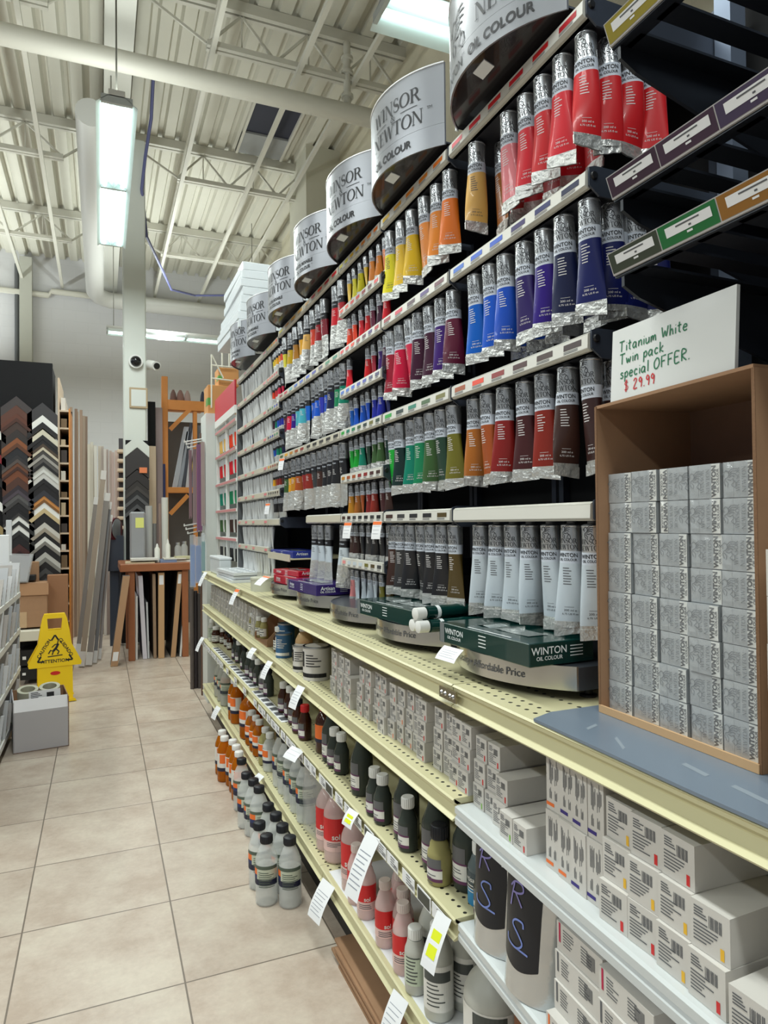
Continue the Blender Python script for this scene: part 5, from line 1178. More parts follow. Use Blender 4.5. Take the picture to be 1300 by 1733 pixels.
# cartons and a wire rack on its top
for nm, x0, x1, y0, y1, Y, d in (('lower brown carton on the red-topped rack', 352, 400, 654, 700, 5.14, .2), ('upper brown carton on the red-topped rack, with tape', 370, 404, 624, 654, 5.15, .18)):
    a = at(x0, y1, Y=Y); b = at(x1, y0, Y=Y)
    t = thing('brown_carton', nm, 'box', ((a.x+b.x)/2, Y, a.z if 'lower' in nm else LZ)); w = (b.x-a.x)/2; h = b.z-a.z if 'lower' in nm else b.z-LZ
    LZ = (a.z if 'lower' in nm else LZ)+h+.001
    part('carton_body', MB().box(-w, w, 0, d, 0, h).mesh('carton_body', [mat('tan_cardboard', (196,140,84), .7)], bevel=.003), t); part('tape', MB().box(-w-.001, -w+.03, -.0008, d*.5, h*.3, h*.55).mesh('tape', [mat('tape_green', (90,150,70), .4)]), t)
a = at(358, 640, Y=5.0); m = MB()
for (p, q) in (((358,690),(358,600)), ((358,600),(378,640)), ((358,618),(398,622)), ((376,622),(376,594)), ((388,622),(388,596)), ((358,640),(398,645))):
    A, B = at(*p, Y=5.12), at(*q, Y=5.12); m.rod([A, B], .006, 6)
solo('wire_rack', m.mesh('wire_rack', [mat('wire_cream', (216,212,198), .4)]), 'cream wire rack standing up behind the brown cartons', 'wire rack')
# ---- end of the run: hooks with hanging strips, bags, rolls
Yh = 5.35; ZT = at(352, 700, Y=5.14).z-.002
t = thing('end_cabinet', 'pale end cabinet of the shelving run with wire hooks', 'cabinet', (0,0,0)); a, b = at(347, 1000, Y=Yh), at(366, 745, Y=Yh)
part('cabinet_body', MB().box(a.x-.02, 1.14, 5.105, Yh+.02, 0, ZT).mesh('panel', [mat('panel_pale', (206,210,206), .5)]), t)
part('post', MB().box(a.x-.03, a.x-.005, Yh, Yh+.03, 0, b.z+.05).mesh('post', [mat('post_brown', (96,70,56), .5)]), t)
for k, y in enumerate((748, 752, 758, 890, 896, 903)):
    A, B = at(312+k % 3*3, y, Y=Yh-.30), at(345, y-6, Y=Yh); part('hook', MB().rod([A+Vector((0,0,.015)), A, B], .005, 6).mesh('hook', [WHITE]), t)
g = 'long strips hanging from hooks at the run end'
for i, (x, y0, y1, w, c) in enumerate(((322,762,878,5,(140,110,116)), (329,760,890,6,(152,132,132)), (337,752,900,9,(136,92,128)), (343,748,890,6,(168,150,146)))):
    A, B = at(x, y0, Y=Yh-.05-.05*i), at(x, y1, Y=Yh-.05-.05*i); ww = w/1147*5; n = 5; m = MB()
    for k in range(n): m.box(A.x-ww/2+ww*k/n, A.x-ww/2+ww*(k+.86)/n, A.y-.01, A.y+.012*(k % 2)+.003, B.z+.03*(k % 3)*.3, A.z)
    solo('hanging_strip', m.mesh('hanging_strip', [mat('strip_%d' % i, c, .5)]), ('dusty mauve strip hanging at left on the hooks','greyish strip hanging second on the hooks','purple strip hanging third on the hooks, the widest','pale strip hanging nearest the end panel')[i], 'hanging strip', group=g)
for i, (x0, x1, y0, y1, c, d) in enumerate(((322,331,905,992,(96,136,200),'bag of light blue sheets hanging at the run end, left'), (331,342,908,985,(70,110,180),'bag of deeper blue sheets hanging at the run end, middle'), (341,349,902,975,(40,130,130),'bag of teal sheets hanging at the run end, right'))):
    A, B = at(x0, y1, Y=Yh-.12-.02*i), at(x1, y0, Y=Yh-.12-.02*i); t = thing('hanging_bag', d, 'bag', (A.x, A.y, A.z), group='blue bags hanging at the run end'); w, h = B.x-A.x, B.z-A.z
    part('sheets', MB().box(.004, w-.004, .002, .016, 0, h*.8).mesh('sheets', [mat('sheets_%d' % i, c, .5)], bevel=.002), t); part('plastic_sleeve', MB().box(0, w, 0, .018, -.01, h).mesh('plastic_sleeve', [mat('sleeve_clear', (230,236,240), .08, alpha=.3)]), t)
for i, (x0, x1, y0, y1, c) in enumerate(((322,328,996,1142,(88,80,76)), (328,335,1000,1138,(52,46,48)), (335,341,1004,1140,(70,64,62)), (341,346,1000,1120,(108,96,90)))):
    A, B = at(x0, y1, Y=5.6), at(x1, y0, Y=5.6); r = (B.x-A.x)/2
    solo('paper_roll', MB().lathe([(r,0),(r,B.z)], 14).mesh('paper_roll', [mat('roll_%d' % i, c, .5)], smooth=50), 'dark upright roll at the end of the shelving run, %s from left' % ORD[i], 'roll', ((A.x+B.x)/2+.0, 5.6+.02*(i % 2), 0), group='dark rolls at the run end')

# ================================================================== framing corner at the back
YBD = 6.55
x1 = at(89, 700, Y=YBD).x; zt = at(60, 613, Y=YBD).z
t = thing('sample_board', 'tall black board covered with corner frame samples at left', 'display board', (0, YBD, 0))
part('board', MB().box(-1.25, x1, 0, .06, 0, zt).mesh('board', [mat('board_black', (9,9,13), .85)]), t); part('side_board', MB().box(x1-.02, x1, .06, .42, 0, zt-.03).mesh('side_board', [mat('board_black', (9,9,13), .85)]), t)
PXM = 1147.6/6.06
def chevron(px, py, Y, w, th, c, k, label, group, edge=None):
    p = at(px, py, Y=Y); m = MB(); s = .88
    for sg_ in (-1, 1):
        poly = [(0, 0), (sg_*w, -w*s), (sg_*w, -w*s-th), (0, -th)]; 
        m.prism(poly if sg_ < 0 else poly[::-1], -.018-.0, 0, 'xz', 0)
        if edge is not None:
            e = [(0, -th*.55), (sg_*w, -w*s-th*.55), (sg_*w, -w*s-th), (0, -th)]; m.prism(e if sg_ < 0 else e[::-1], -.024, -.018, 'xz', 1)
    solo('corner_sample', m.mesh('corner_sample', [mat('moulding_%d_%d_%d' % c, c, .4)] + ([mat('moulding_%d_%d_%d' % edge, edge, .4)] if edge else [])), label, 'frame sample', (p.x, Y-.001, p.z), group=group)
dk, wt, sl = (30,28,30), (222,222,218), (176,174,168)
col1 = [(671,(62,56,56),None,'charcoal'),(686,(88,54,42),None,'brown'),(700,(92,52,38),(70,40,30),'reddish brown'),(714,(64,48,42),None,'dark brown'),(727,(48,42,40),None,'very dark brown'),(741,(128,76,44),(90,54,34),'orange brown'),(757,(34,34,38),None,'black'),(770,(46,44,46),(80,70,66),'dark grey'),(783,(108,66,44),(60,36,30),'chestnut'),(795,(112,64,40),None,'copper brown'),(807,(76,48,38),None,'walnut'),(821,(50,42,48),(72,64,72),'dark plum'),(835,(88,86,86),(60,58,58),'grey'),(850,dk,None,'black'),(862,dk,(54,52,52),'black edged'),(873,wt,(40,40,40),'white'),(888,wt,(40,40,40),'bright white'),(905,dk,None,'matt black'),(920,(70,40,38),(50,30,30),'dark red brown'),(942,dk,None,'plain black')]
col2 = [(682,(56,54,56),None,'charcoal'),(703,wt,dk,'white'),(727,(206,200,180),dk,'thin cream'),(744,dk,None,'black'),(751,(74,60,48),(190,180,160),'bronze'),(762,(70,66,64),(150,146,140),'grey edged'),(775,(84,80,78),dk,'dark grey'),(788,sl,(200,200,196),'silver'),(800,(196,194,190),dk,'pale silver'),(818,dk,(50,50,56),'black'),(839,(196,134,72),(120,80,40),'golden orange'),(850,wt,(190,170,130),'off-white'),(868,dk,None,'plain black'),(884,(190,186,178),(150,140,126),'champagne'),(900,dk,None,'matt black'),(908,(214,212,206),(120,116,110),'silver white'),(922,dk,None,'dull black'),(934,sl,(120,118,112),'ridged silver'),(950,dk,(70,70,70),'dark edged'),(970,(44,44,46),(90,90,92),'lowest dark')]
for ci, (cl_, xa, xb) in enumerate(((col1, 28, 34), (col2, 72, 78))):
    for i, (py, c, e, nm) in enumerate(cl_):
        nx = cl_[i+1][0] if i+1 < len(cl_) else py+16; th = min(.11, (nx-py)/PXM*.97)
        chevron(xa+(xb-xa)*i/20, py, YBD-.0005, .118, th, c, i, '%s corner frame sample, %s from top in the %s column' % (nm, ORD[i], ('left','right')[ci]), 'corner samples on the black board', e)
for i, py in enumerate((720, 760, 800, 840, 880)):
    chevron(-12, py, YBD-.0005, .10, .07, [wt,(130,30,40),dk,wt,(150,130,90)][i], i, '%s corner frame sample cut by the left photo edge, %s from top' % (('white','red','black','off-white','bronze')[i], ORD[i]), 'corner samples at the left photo edge')
# rack of mouldings edge-on beside the board
xa, xb = at(97, 800, Y=6.62).x+.005, at(119, 800, Y=6.62).x
t = thing('moulding_rack', 'pale wooden rack of moulding ends beside the black board', 'rack', (xa, 6.62, 0)); w = xb-xa
part('side', MB().box(0, .015, 0, .7, 0, 2.62).mesh('side', [WOODL]), t); part('side', MB().box(w-.012, w, 0, .5, 0, 2.35).mesh('side', [WOODO]), t); part('back_panel', MB().box(0, w, .5, .51, 0, 2.4).mesh('back_panel', [DARK]), t)
for k in range(15): part('divider', MB().box(.015, w-.012, 0, .5, .15+.155*k, .165+.155*k).mesh('divider', [WOODL]), t)
for k in range(15):
    c = [(190,170,140),(120,96,70),(214,206,196),(70,60,56)][k % 4]
    solo('moulding_end', MB().box(0, .035+.012*(k % 2), 0, .45, 0, .05+.03*(k % 3)).mesh('moulding_end', [mat('moulding_%d_%d_%d' % c, c, .5)]), 'moulding length seen end-on in the pale rack, %s from the bottom' % ORD[k], 'moulding', (xa+.025, 6.63, .1655+.155*k), group='moulding ends in the pale rack')
# tall lengths standing against the back
g = 'tall moulding lengths standing behind'
cols = [(176,150,128),(150,126,108),(196,174,150),(166,140,120),(186,168,150),(156,134,118),(214,206,190),(222,216,202),(206,196,178),(224,220,210),(210,200,186),(196,184,176),(216,208,200),(186,170,164),(206,190,180),(196,172,164),(210,188,176),(190,170,160),(180,160,150)]
px = 120.0
for i, c in enumerate(cols):
    wpx = 4.6; top = (690+2.2*i if i < 6 else 748+1.3*(i-6))+random.uniform(-4,6); Y = 8.75+.06*(i % 3)
    A, B = at(px, 900, Y=Y), at(px+wpx*.94, top, Y=Y)
    solo('moulding_length', MB().box(0, B.x-A.x, 0, .03, 0, B.z).mesh('moulding_length', [mat('length_%d' % i, c, .55)], bevel=.002), '%s upright moulding length, %s from left behind the leaning planks' % ('pale' if sum(c) > 560 else 'brownish', ORD[i]), 'moulding', (A.x, Y, 0), (random.uniform(-.004,.004), random.uniform(-.006,.006), 0), g); px += wpx
# long planks leaning towards the right
g = 'long grey planks leaning at the framing bench'
for i, (xb_, yb_, xt_, yt_, w, c) in enumerate(((131,1112,163,842,7,(108,98,90)), (138,1130,176,797,8,(136,122,106)), (150,1128,182,835,9,(112,104,98)), (160,1124,186,850,6,(92,90,92)), (168,1118,188,872,5,(124,116,112)))):
    A = at(xb_, yb_, Z=0); B = at(xt_, yt_, Y=A.y+.5); A.z = .012; ww = w/1147*6.6
    m = MB(); m.bar(A, B, ww, .022, 0, up=(0,-1,0)); m.bar(A+(B-A)*.0, A+(B-A)*.07, ww+.004, .026, 1, up=(0,-1,0)); m.bar(A+(B-A)*.95, B, ww+.004, .026, 1, up=(0,-1,0))
    solo('leaning_plank', m.mesh('leaning_plank', [mat('plank_%d' % i, c, .5), mat('plank_wrap', (186,182,178), .5)]), 'long grey plank leaning right, %s from left of the bundle' % ORD[i], 'plank', group=g)
# framing bench
tz = .935; ya, yb = 6.95, 7.80; A = at(203, 965, Y=ya); B = at(328, 965, Y=ya)
t = thing('framing_bench', 'orange-brown wooden framing bench crowded with tools and paper', 'table', ((A.x+B.x)/2, ya, 0)); hw = (B.x-A.x)/2
part('table_top', MB().box(-hw, hw, 0, yb-ya, tz-.075, tz).mesh('table_top', [WOODT], bevel=.006), t)
lx = at(223, 1000, Y=ya).x-(A.x+B.x)/2
for x, y in ((lx, .03), (hw-.08, .03), (lx, yb-ya-.1), (hw-.08, yb-ya-.1)): part('leg', MB().box(x-.03, x+.03, y, y+.07, 0, tz-.075).mesh('leg', [WOODT], bevel=.004), t)
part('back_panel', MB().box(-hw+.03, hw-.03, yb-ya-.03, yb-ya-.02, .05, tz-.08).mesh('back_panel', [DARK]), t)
def panel(label, xb_, xt_, yt_, wpx, Y, depth, c, edge, tagged=False, zb=.003):
    """flat framed panel on its long edge, running back from the aisle; its narrow front edge faces us"""
    A = at(xb_, 1115, Y=Y); T = at(xt_, yt_, Y=Y); w = wpx/1147*6.5; h = T.z
    t = thing('framed_panel', label, 'framed panel', (A.x, Y, zb), group='framed panels stored by the bench'); d = T.x-A.x
    def sl(mb, y0, y1, e, z0, z1, mi=0):
        f0, f1 = z0/h, z1/h
        return mb.add([(d*f0-e,y0,z0),(d*f0+w+e,y0,z0),(d*f0+w+e,y1,z0),(d*f0-e,y1,z0),(d*f1-e,y0,z1),(d*f1+w+e,y0,z1),(d*f1+w+e,y1,z1),(d*f1-e,y1,z1)], [(0,3,2,1),(4,5,6,7),(0,1,5,4),(1,2,6,5),(2,3,7,6),(3,0,4,7)], mi)
    part('panel_body', sl(MB(), .006, depth, 0, 0, h).mesh('panel_body', [mat('panel_%d_%d_%d' % c, c, .55)]), t)
    part('edge_wrap', sl(MB(), 0, .0058, .0, 0, h).mesh('edge_wrap', [mat('edge_%d_%d_%d' % edge, edge, .6)]), t)
    if tagged: part('tag', sl(MB(), -.001, -.0002, -.008, h*.86 if tagged == 'top' else h*.06, h*.97 if tagged == 'top' else h*.16).mesh('tag', [PAPER]), t)
panel('thick brown-edged panel leaning right in front of the bench', 187, 208, 976, 11, 6.78, .16, (96,90,86), (172,136,104), 'low')
panel('thin white panel beside the bench leg', 230, 230, 1010, 3, 7.02, .6, (196,196,196), (208,206,204))
panel('lilac white panel leaning left under the bench', 242, 234, 975, 7, 7.03, .6, (190,184,196), (206,202,212))
panel('narrow grey panel right of the lilac one', 250, 247, 1020, 3, 7.04, .6, (150,152,156), (186,188,192))
panel('thin brown panel under the bench middle', 260, 258, 972, 5, 7.02, .6, (110,92,78), (150,124,100))
panel('thick brown carton-edged panel standing upright under the bench', 268, 268, 970, 10, 7.0, .6, (130,100,74), (190,152,112), 'top')
panel('thick brown panel leaning right under the bench end', 289, 301, 968, 8, 7.0, .6, (60,52,48), (176,138,102), 'top')
panel('white panel leaning right at the bench end', 304, 313, 1000, 3, 7.0, .35, (160,160,156), (214,214,210))
panel('thin brown panel at the bench end', 312, 317, 985, 3, 7.4, .2, (120,100,84), (160,134,110))
def boxy(name, label, cat, px0, py1, px1, py0, Y, d, c, zb=None, group=None, extra=None, bevel=.004):
    A, B = at(px0, py1, Y=Y), at(px1, py0, Y=Y); z0 = A.z if zb is None else zb
    t = thing(name, label, cat, (A.x, Y, z0), group=group); w, h = B.x-A.x, B.z-z0
    part('body', MB().box(0, w, 0, d, 0, h).mesh('body', [c], bevel=bevel), t)
    if extra: extra(t, w, h, d)
    return t
tb = tz+.0005
boxy('flat_grey_case', 'upright grey case with a yellow sticky note on the bench', 'case', 220, 942, 246, 866, 7.3, .09, mat('case_grey', (150,152,156), .4), tb, extra=lambda t, w, h, d: part('sticky_note', MB().box(w*.36,w*.9,-.002,-.0005,h*.68,h*.88).mesh('sticky_note', [mat('note_yellow', (222,226,130), .6)]), t), bevel=.015)
for i, (x, y0, r, c, nm) in enumerate(((252,856,.035,(172,172,170),'grey'), (262,886,.022,(120,118,116),'dark grey'), (279,842,.034,(206,206,200),'white'), (272,852,.018,(150,128,118),'brown'))):
    A = at(x, y0, Y=7.45); solo('paper_tube', MB().lathe([(r,0),(r,A.z-tb)], 18).mesh('paper_tube', [mat('tube_%d' % i, c, .5)], smooth=50), '%s paper tube standing on the bench beside the grey case' % nm, 'paper tube', (A.x, 7.45+.05*(i % 2), tb), group='paper tubes on the bench')
for i, (x, y0, r) in enumerate(((266,920,.026), (284,912,.024))):
    A = at(x, y0, Y=7.15); t = thing('glue_bottle', ('white glue bottle on the bench, left','white glue bottle with nozzle on the bench, right')[i], 'bottle', (A.x, 7.15, tb), group='glue bottles on the bench'); h = A.z-tb
    part('bottle_body', MB().lathe([(r,0),(r,h*.72),(r*.5,h*.82)], 16).mesh('bottle_body', [mat('glue_white', (222,222,214), .4)], smooth=50), t); part('nozzle', MB().lathe([(r*.5,h*.82),(r*.45,h*.9),(r*.15,h)], 12).mesh('nozzle', [WCAP], smooth=50), t)
for i, (x, y) in enumerate(((301,918), (312,916))):
    A = at(x, y, Y=7.6); t = thing('glass_jar', ('clear jar at the back of the bench, left','clear jar at the back of the bench, right')[i], 'jar', (A.x, 7.6, tb), group='jars on the bench'); h = A.z-tb
    part('jar_body', MB().lathe([(.035,0),(.035,h*.7),(.02,h*.85)], 16).mesh('jar_body', [CLEAR], smooth=50), t); part('lid', MB().lathe([(.022,h*.85),(.022,h)], 14).mesh('lid', [SILVER], smooth=50), t)
g = 'papers and mat boards lying on the bench'
zz = tb
for i, (x0, x1, d, c, nm) in enumerate(((212,262,.34,(196,180,150),'buff'), (222,268,.26,(214,212,206),'white'), (272,300,.3,(120,136,168),'blue'), (278,316,.26,(214,210,196),'cream'), (290,326,.3,(228,226,218),'bright white'), (300,327,.2,(190,186,150),'olive'))):
    A, B = at(x0, 945, Y=7.0), at(x1, 945, Y=7.0); h = .012+.006*(i % 3); z = tb+(.0 if i in (0, 2, 4) else .028)
    solo('mat_board', MB().box(0, B.x-A.x, 0, d, 0, h).mesh('mat_board', [mat('board_%d' % i, c, .6)]), '%s mat boards lying on the bench front' % nm, 'mat board', (A.x, 6.99+.02*i, z), (0,0,.03*(i % 3-1)), g)
# red round saw guard left of the case
A = at(199, 895, Y=7.95); t = thing('mitre_saw', 'mitre saw with a dark red round guard behind the bench', 'saw', (A.x-.06, 7.95, A.z)); rr = 20/1147*7
part('guard', MB().rod([(0,0,0),(.05,-.03,0)], rr, 24).mesh('guard', [mat('guard_red', (92,22,34), .4)], smooth=50), t); part('blade', MB().rod([(.052,-.03,0),(.056,-.032,0)], rr*.9, 24).mesh('blade', [SHEET], smooth=50), t); part('saw_stand', MB().box(-.05,.12,-.05,.12,tz-A.z-.12,-rr*.6).mesh('saw_stand', [SLATE]), t)
part('stand_post', MB().box(-.02,.08,0,.1,-A.z,tz-A.z-.12).mesh('stand_post', [SLATE]), t)
# column: black sample panel, picture frame, cameras, wooden pegs
YCL = 7.93
A, B = at(213, 900, Y=YCL-.02), at(250, 746, Y=YCL-.02)
t = thing('column_board', 'black panel of dark corner samples fixed low on the white column', 'display board', (A.x, YCL-.025, 0)); part('board', MB().box(0, B.x-A.x, 0, .022, tz, B.z).mesh('board', [mat('board_black', (9,9,13), .85)]), t)
part('orange_tag', MB().box(.14,.22,-.04,-.036,at(0,797,Y=YCL).z,at(0,787,Y=YCL).z).mesh('orange_tag', [mat('tag_orange', (222,128,82), .5)]), t)
for i, (py, th, c, e, nm) in enumerate(((738,.13,(206,210,204),None,'pale'), (757,.24,(52,48,48),None,'broad dark'), (795,.12,(46,42,42),None,'dark'), (814,.10,(52,48,46),(66,62,60),'brown black'), (829,.10,(40,40,42),(86,86,88),'grey edged'), (845,.10,(38,38,40),(80,80,82),'lowest grey edged'))):
    chevron(232, py, YCL-.0265-.0*i, .125, th*.98, c, i, '%s corner frame sample on the column panel, %s from top' % (nm, ORD[i]), 'corner samples on the column', e)
boxy('picture_frame', 'small pale wooden picture frame on the white column', 'picture frame', 219, 690, 250, 657, YCL-.022, .02, mat('frame_wood', (172,152,122), .5), extra=lambda t, w, h, d: part('picture', MB().box(w*.1,w*.9,-.002,-.0005,h*.1,h*.9).mesh('picture', [mat('blank_picture', (206,210,206), .5)]), t))
A = at(230, 611, Y=YCL-.06); t = thing('dome_camera', 'white dome security camera on the column front', 'camera', (A.x, YCL-.002, A.z))
part('base', MB().rod([(0,0,0),(0,-.05,0)], .075, 24).mesh('base', [WHITE], smooth=50), t); m = MB(); m.lathe([(.058*math.cos(k*PI/12), .058*math.sin(k*PI/12)) for k in range(7)], 20); part('dome', m.mesh('dome', [mat('dome_dark', (28,28,30), .15)], smooth=60), t, loc=(0,-.05,0), rot=(PI/2,0,0))
A = at(257, 620, Y=YCL); t = thing('bullet_camera', 'white bullet security camera on the right side of the column', 'camera', (A.x-.06, YCL+.05, A.z)); part('mount', MB().rod([(0,0,0),(.05,-.02,.0)], .03, 12).mesh('mount', [WHITE], smooth=50), t); part('camera_body', MB().rod([(.03,.0,.03),(.10,-.18,-.02)], .05, 16).mesh('camera_body', [WHITE], smooth=50), t); part('lens', MB().rod([(.1005,-.181,-.0205),(.105,-.192,-.024)], .034, 14).mesh('lens', [BLACK], smooth=50), t)
A = at(206, 800, Y=8.3); t = thing('peg_rack', 'wooden peg rack at the left of the column', 'rack', (A.x, 8.3, 0)); part('post', MB().box(-.03,.05,0,.05,0,at(206,742,Y=8.3).z).mesh('post', [mat('post_dark', (60,56,60), .5)]), t)
for k, y in enumerate(range(765, 900, 16)): z = at(206, y, Y=8.3).z; part('peg', MB().box(-.05,.07,-.12,0,z-.02,z+.02).mesh('peg', [WOODL], bevel=.008), t)
# orange timber storage rack
YO = 8.7; t = thing('timber_rack', 'orange pine storage rack right of the column', 'storage rack', (0, YO, 0))
def post(n, x0, x1, y1, y0, zf=None, dy=0, d=.09): 
    A, B = at(x0, y1, Y=YO), at(x1, y0, Y=YO); part(n, MB().box(A.x, B.x, dy, dy+d, A.z if zf is None else zf, B.z).mesh(n, [WOODO], bevel=.004), t)
post('post', 275, 284, 900, 637, 0); post('post', 328, 334, 760, 692, 0, .02); post('top_beam', 284, 352, 693, 680); post('top_shelf', 284, 352, 682, 679, None, .09, .6); post('lower_beam', 284, 352, 834, 825); post('lower_shelf', 284, 352, 828, 825, None, .09, .6)
for (p, q) in (((288,727),(322,692)), ((288,870),(318,838))): part('brace', MB().bar(at(*p, Y=YO)-Vector((0,YO,0)), at(*q, Y=YO)-Vector((0,YO,0)), .03, .05).mesh('brace', [WOODO]), t)
part('back_panel', MB().box(at(284,0,Y=YO).x, at(352,0,Y=YO).x+.3, .7, .72, 0, at(300,700,Y=YO).z).mesh('back_panel', [mat('rack_shadow', (92,88,86), .7)]), t)  # the shade deep in the rack is put into this panel's colour
g = 'sheets standing in the orange rack'
for i, (xb_, xt_, yt_, w, c) in enumerate(((292,312,722,8,(176,182,192)), (301,316,730,6,(150,158,170)), (308,322,716,5,(66,70,82)), (314,326,716,7,(196,200,206)), (320,331,716,3,(214,190,80)), (322,334,720,6,(110,116,128)))):
    A, B = at(xb_, 825, Y=YO+.12), at(xt_, yt_, Y=YO+.12); m = MB(); d = B.x-A.x; h = B.z-A.z; ww = w/1147*8.2
    m.add([(0,0,0),(ww,0,0),(ww,.06,0),(0,.06,0),(d,0,h),(d+ww,0,h),(d+ww,.06,h),(d,.06,h)], [(0,3,2,1),(4,5,6,7),(0,1,5,4),(1,2,6,5),(2,3,7,6),(3,0,4,7)])
    solo('stored_sheet', m.mesh('stored_sheet', [mat('sheet_%d' % i, c, .4)]), '%s sheet leaning in the orange rack, %s from left' % (('pale blue grey','blue grey','dark','light grey','thin yellow','slate')[i], ORD[i]), 'sheet', (A.x, YO+.12, A.z), group=g)
for i, (x, w, c, nm) in enumerate(((294,12,(120,96,92),'brown'), (306,14,(140,110,104),'rosy brown'), (318,12,(170,150,146),'pale'), (344,9,(60,64,84),'dark blue'))):
    A = at(x, 679, Y=YO+.2); m = MB(); r = w/1147*8.2/2; m.lathe([(r*.9,0),(r,.05),(r*.8,.12),(r*.3,.17)], 10); 
    solo('cloth_bundle', m.mesh('cloth_bundle', [mat('cloth_%d' % i, c, .8, bump=.5, scale=20)], smooth=40), '%s bundle lying on top of the orange rack' % nm, 'bundle', (A.x, YO+.25, at(300,679,Y=YO+.09).z+.001), group='bundles on the orange rack')
boxy('tall_board', 'tall black board standing right of the column', 'panel', 251, 880, 263, 680, 8.5, .04, mat('board_black', (9,9,13), .85), 0)
boxy('mauve_board', 'tall mauve grey board standing right of the column', 'board', 263, 880, 275, 690, 8.55, .03, mat('mauve', (150,132,132), .6), 0)
boxy('plywood_piece', 'short plywood piece leaning by the column', 'board', 252, 880, 264, 755, 8.42, .03, WOODL, .0)
boxy('blue_board', 'narrow dark blue board right of the mauve one', 'board', 274, 870, 280, 785, 8.6, .03, mat('deep_blue', (36,44,92), .5), 0)

# ================================================================== left side of the aisle
def wet_sign():
    t = thing('wet_floor_sign', 'yellow folding wet floor caution sign standing on the tiles', 'caution sign', (at(93, 1100, Y=5.75).x, 5.72, 0), (0, 0, .10))
    S = 1.0
    def outline(): return [(-.118,.0),(-.118,.26),(-.175,.265),(-.182,.285),(-.115,.42),(-.082,.63),(-.07,.655),(.07,.655),(.082,.63),(.115,.42),(.182,.285),(.175,.265),(.118,.26),(.118,.0)]
    hole = [(-.045,.535),(-.052,.62),(.052,.62),(.045,.535)]
    def panel_(y, tilt, nm):
        o = outline(); m = MB()
        # outline with the handle opening: split in strips
        m.prism([(-.118,.02),(.118,.02),(.118,.26),(-.118,.26)], -.006, .006, 'xz'); m.prism([(-.175,.262),(.175,.262),(.182,.285),(.115,.42),(-.115,.42),(-.182,.285)], -.009, .009, 'xz'); m.prism([(-.115,.42),(.115,.42),(.099,.535),(-.099,.535)], -.009, .009, 'xz')
        m.prism([(-.099,.535),(-.045,.535),(-.052,.62),(-.0835,.62)], -.009, .009, 'xz'); m.prism([(.045,.535),(.099,.535),(.0835,.62),(.052,.62)], -.009, .009, 'xz'); m.prism([(-.0835,.62),(.0835,.62),(.07,.655),(-.07,.655)], -.009, .009, 'xz')
        for s in (-1, 1): m.prism([(s*.118,0),(s*.07,0),(s*.07,.03),(s*.118,.03)], -.012, .012, 'xz'); m.prism([(s*.06,.0),(s*.14,.0),(s*.13,.02),(s*.07,.025)], -.03, .012, 'xz')
        return part(nm, m.mesh(nm, [YELLOW], bevel=.0), t, loc=(0,y,0), rot=(tilt,0,0))
    f = panel_(-.12, -.17, 'front_panel'); panel_(.12, .17, 'rear_panel')
    m = MB(); F = lambda u, v: (u, -.0102, v)
    tri = [(0,.495),(.118,.305),(-.118,.305)]
    def seg(a, b, f0, f1): return [(a[0]+(b[0]-a[0])*f, a[1]+(b[1]-a[1])*f) for f in (f0, f1)]
    for a, b in ((0,1),(1,2),(2,0)):
        m.map2(ribbon(seg(tri[a], tri[b], 0, .2), .011), F, 0); m.map2(ribbon(seg(tri[a], tri[b], .8, 1), .011), F, 0)
    m.map2(shift2(rot2(text2('CAUTION', .034, .02), 1.016), -.073, .40), F, 0); m.map2(shift2(rot2(text2('CUIDADO', .034, .02), -1.016), .073, .40), F, 0); m.map2(shift2(text2('ATTENTION', .034, .02), 0, .303), F, 0)
    m.map2(ribbon([(-.05,.338),(.05,.345)], .007), F, 0)
    for st, w in (([(-.045,.36),(-.03,.385),(-.012,.375),(-.02,.35)], .009), ([(-.012,.378),(.008,.40),(.022,.43)], .016), ([(.022,.428),(.0,.425),(-.022,.405)], .007), ([(.016,.43),(.022,.455),(.012,.47)], .007), ([(.004,.395),(.026,.372),(.016,.352)], .009), ([(.034,.44),(.044,.444)], .016)): m.map2(ribbon(st, w), F, 0)
    part('warning_print', m.mesh('warning_print', [INK]), f); m = MB(); m.lathe([(.034,0),(.032,.002)], 24, sy=.42); part('red_badge', m.mesh('red_badge', [mat('badge_red', (206,40,30), .4)]), f, loc=(0,-.006,.215), rot=(PI/2,0,0))
wet_sign()
# white carton with tape rolls
p0, p1 = at(22, 1277, Z=0), at(117, 1262, Z=0); L = (p1-p0).length; ang = math.atan2(p1.y-p0.y, p1.x-p0.x)
t = thing('open_carton', 'open white carton with rolls of tape on the floor at left', 'box', (p0.x, p0.y, 0), (0,0,ang)); h = .235
WC = mat('grey_white_card', (188,186,190), .6)
part('front_panel', MB().box(0, L, 0, .005, 0, h).mesh('front_panel', [WC]), t); part('floor_panel', MB().box(0, L, 0, .34, 0, .005).mesh('floor_panel', [CARD]), t)
part('side_panel', MB().box(0, .005, 0, .34, 0, h+.06).mesh('side_panel', [WC]), t); part('side_panel', MB().box(L-.005, L, 0, .34, 0, h+.06).mesh('side_panel', [CARD]), t); part('rear_panel', MB().box(0, L, .335, .34, 0, h+.06).mesh('rear_panel', [CARD]), t)
part('front_flap', MB().add([(0,0,h),(L,0,h),(L,.05,h+.06),(0,.05,h+.06),(0,.005,h),(L,.005,h),(L,.055,h+.06),(0,.055,h+.06)], [(0,1,2,3),(7,6,5,4),(0,4,5,1),(3,2,6,7)]).mesh('front_flap', [mat('flap_white', (216,214,216), .6)]), t)
part('packing_paper', MB().box(.008, L-.008, .06, .33, .005, .20).mesh('packing_paper', [CARDIN]), t)
def local(x, y, z): return Matrix.Translation((p0.x,p0.y,0)) @ Matrix.Rotation(ang,4,'Z') @ Vector((x,y,z))
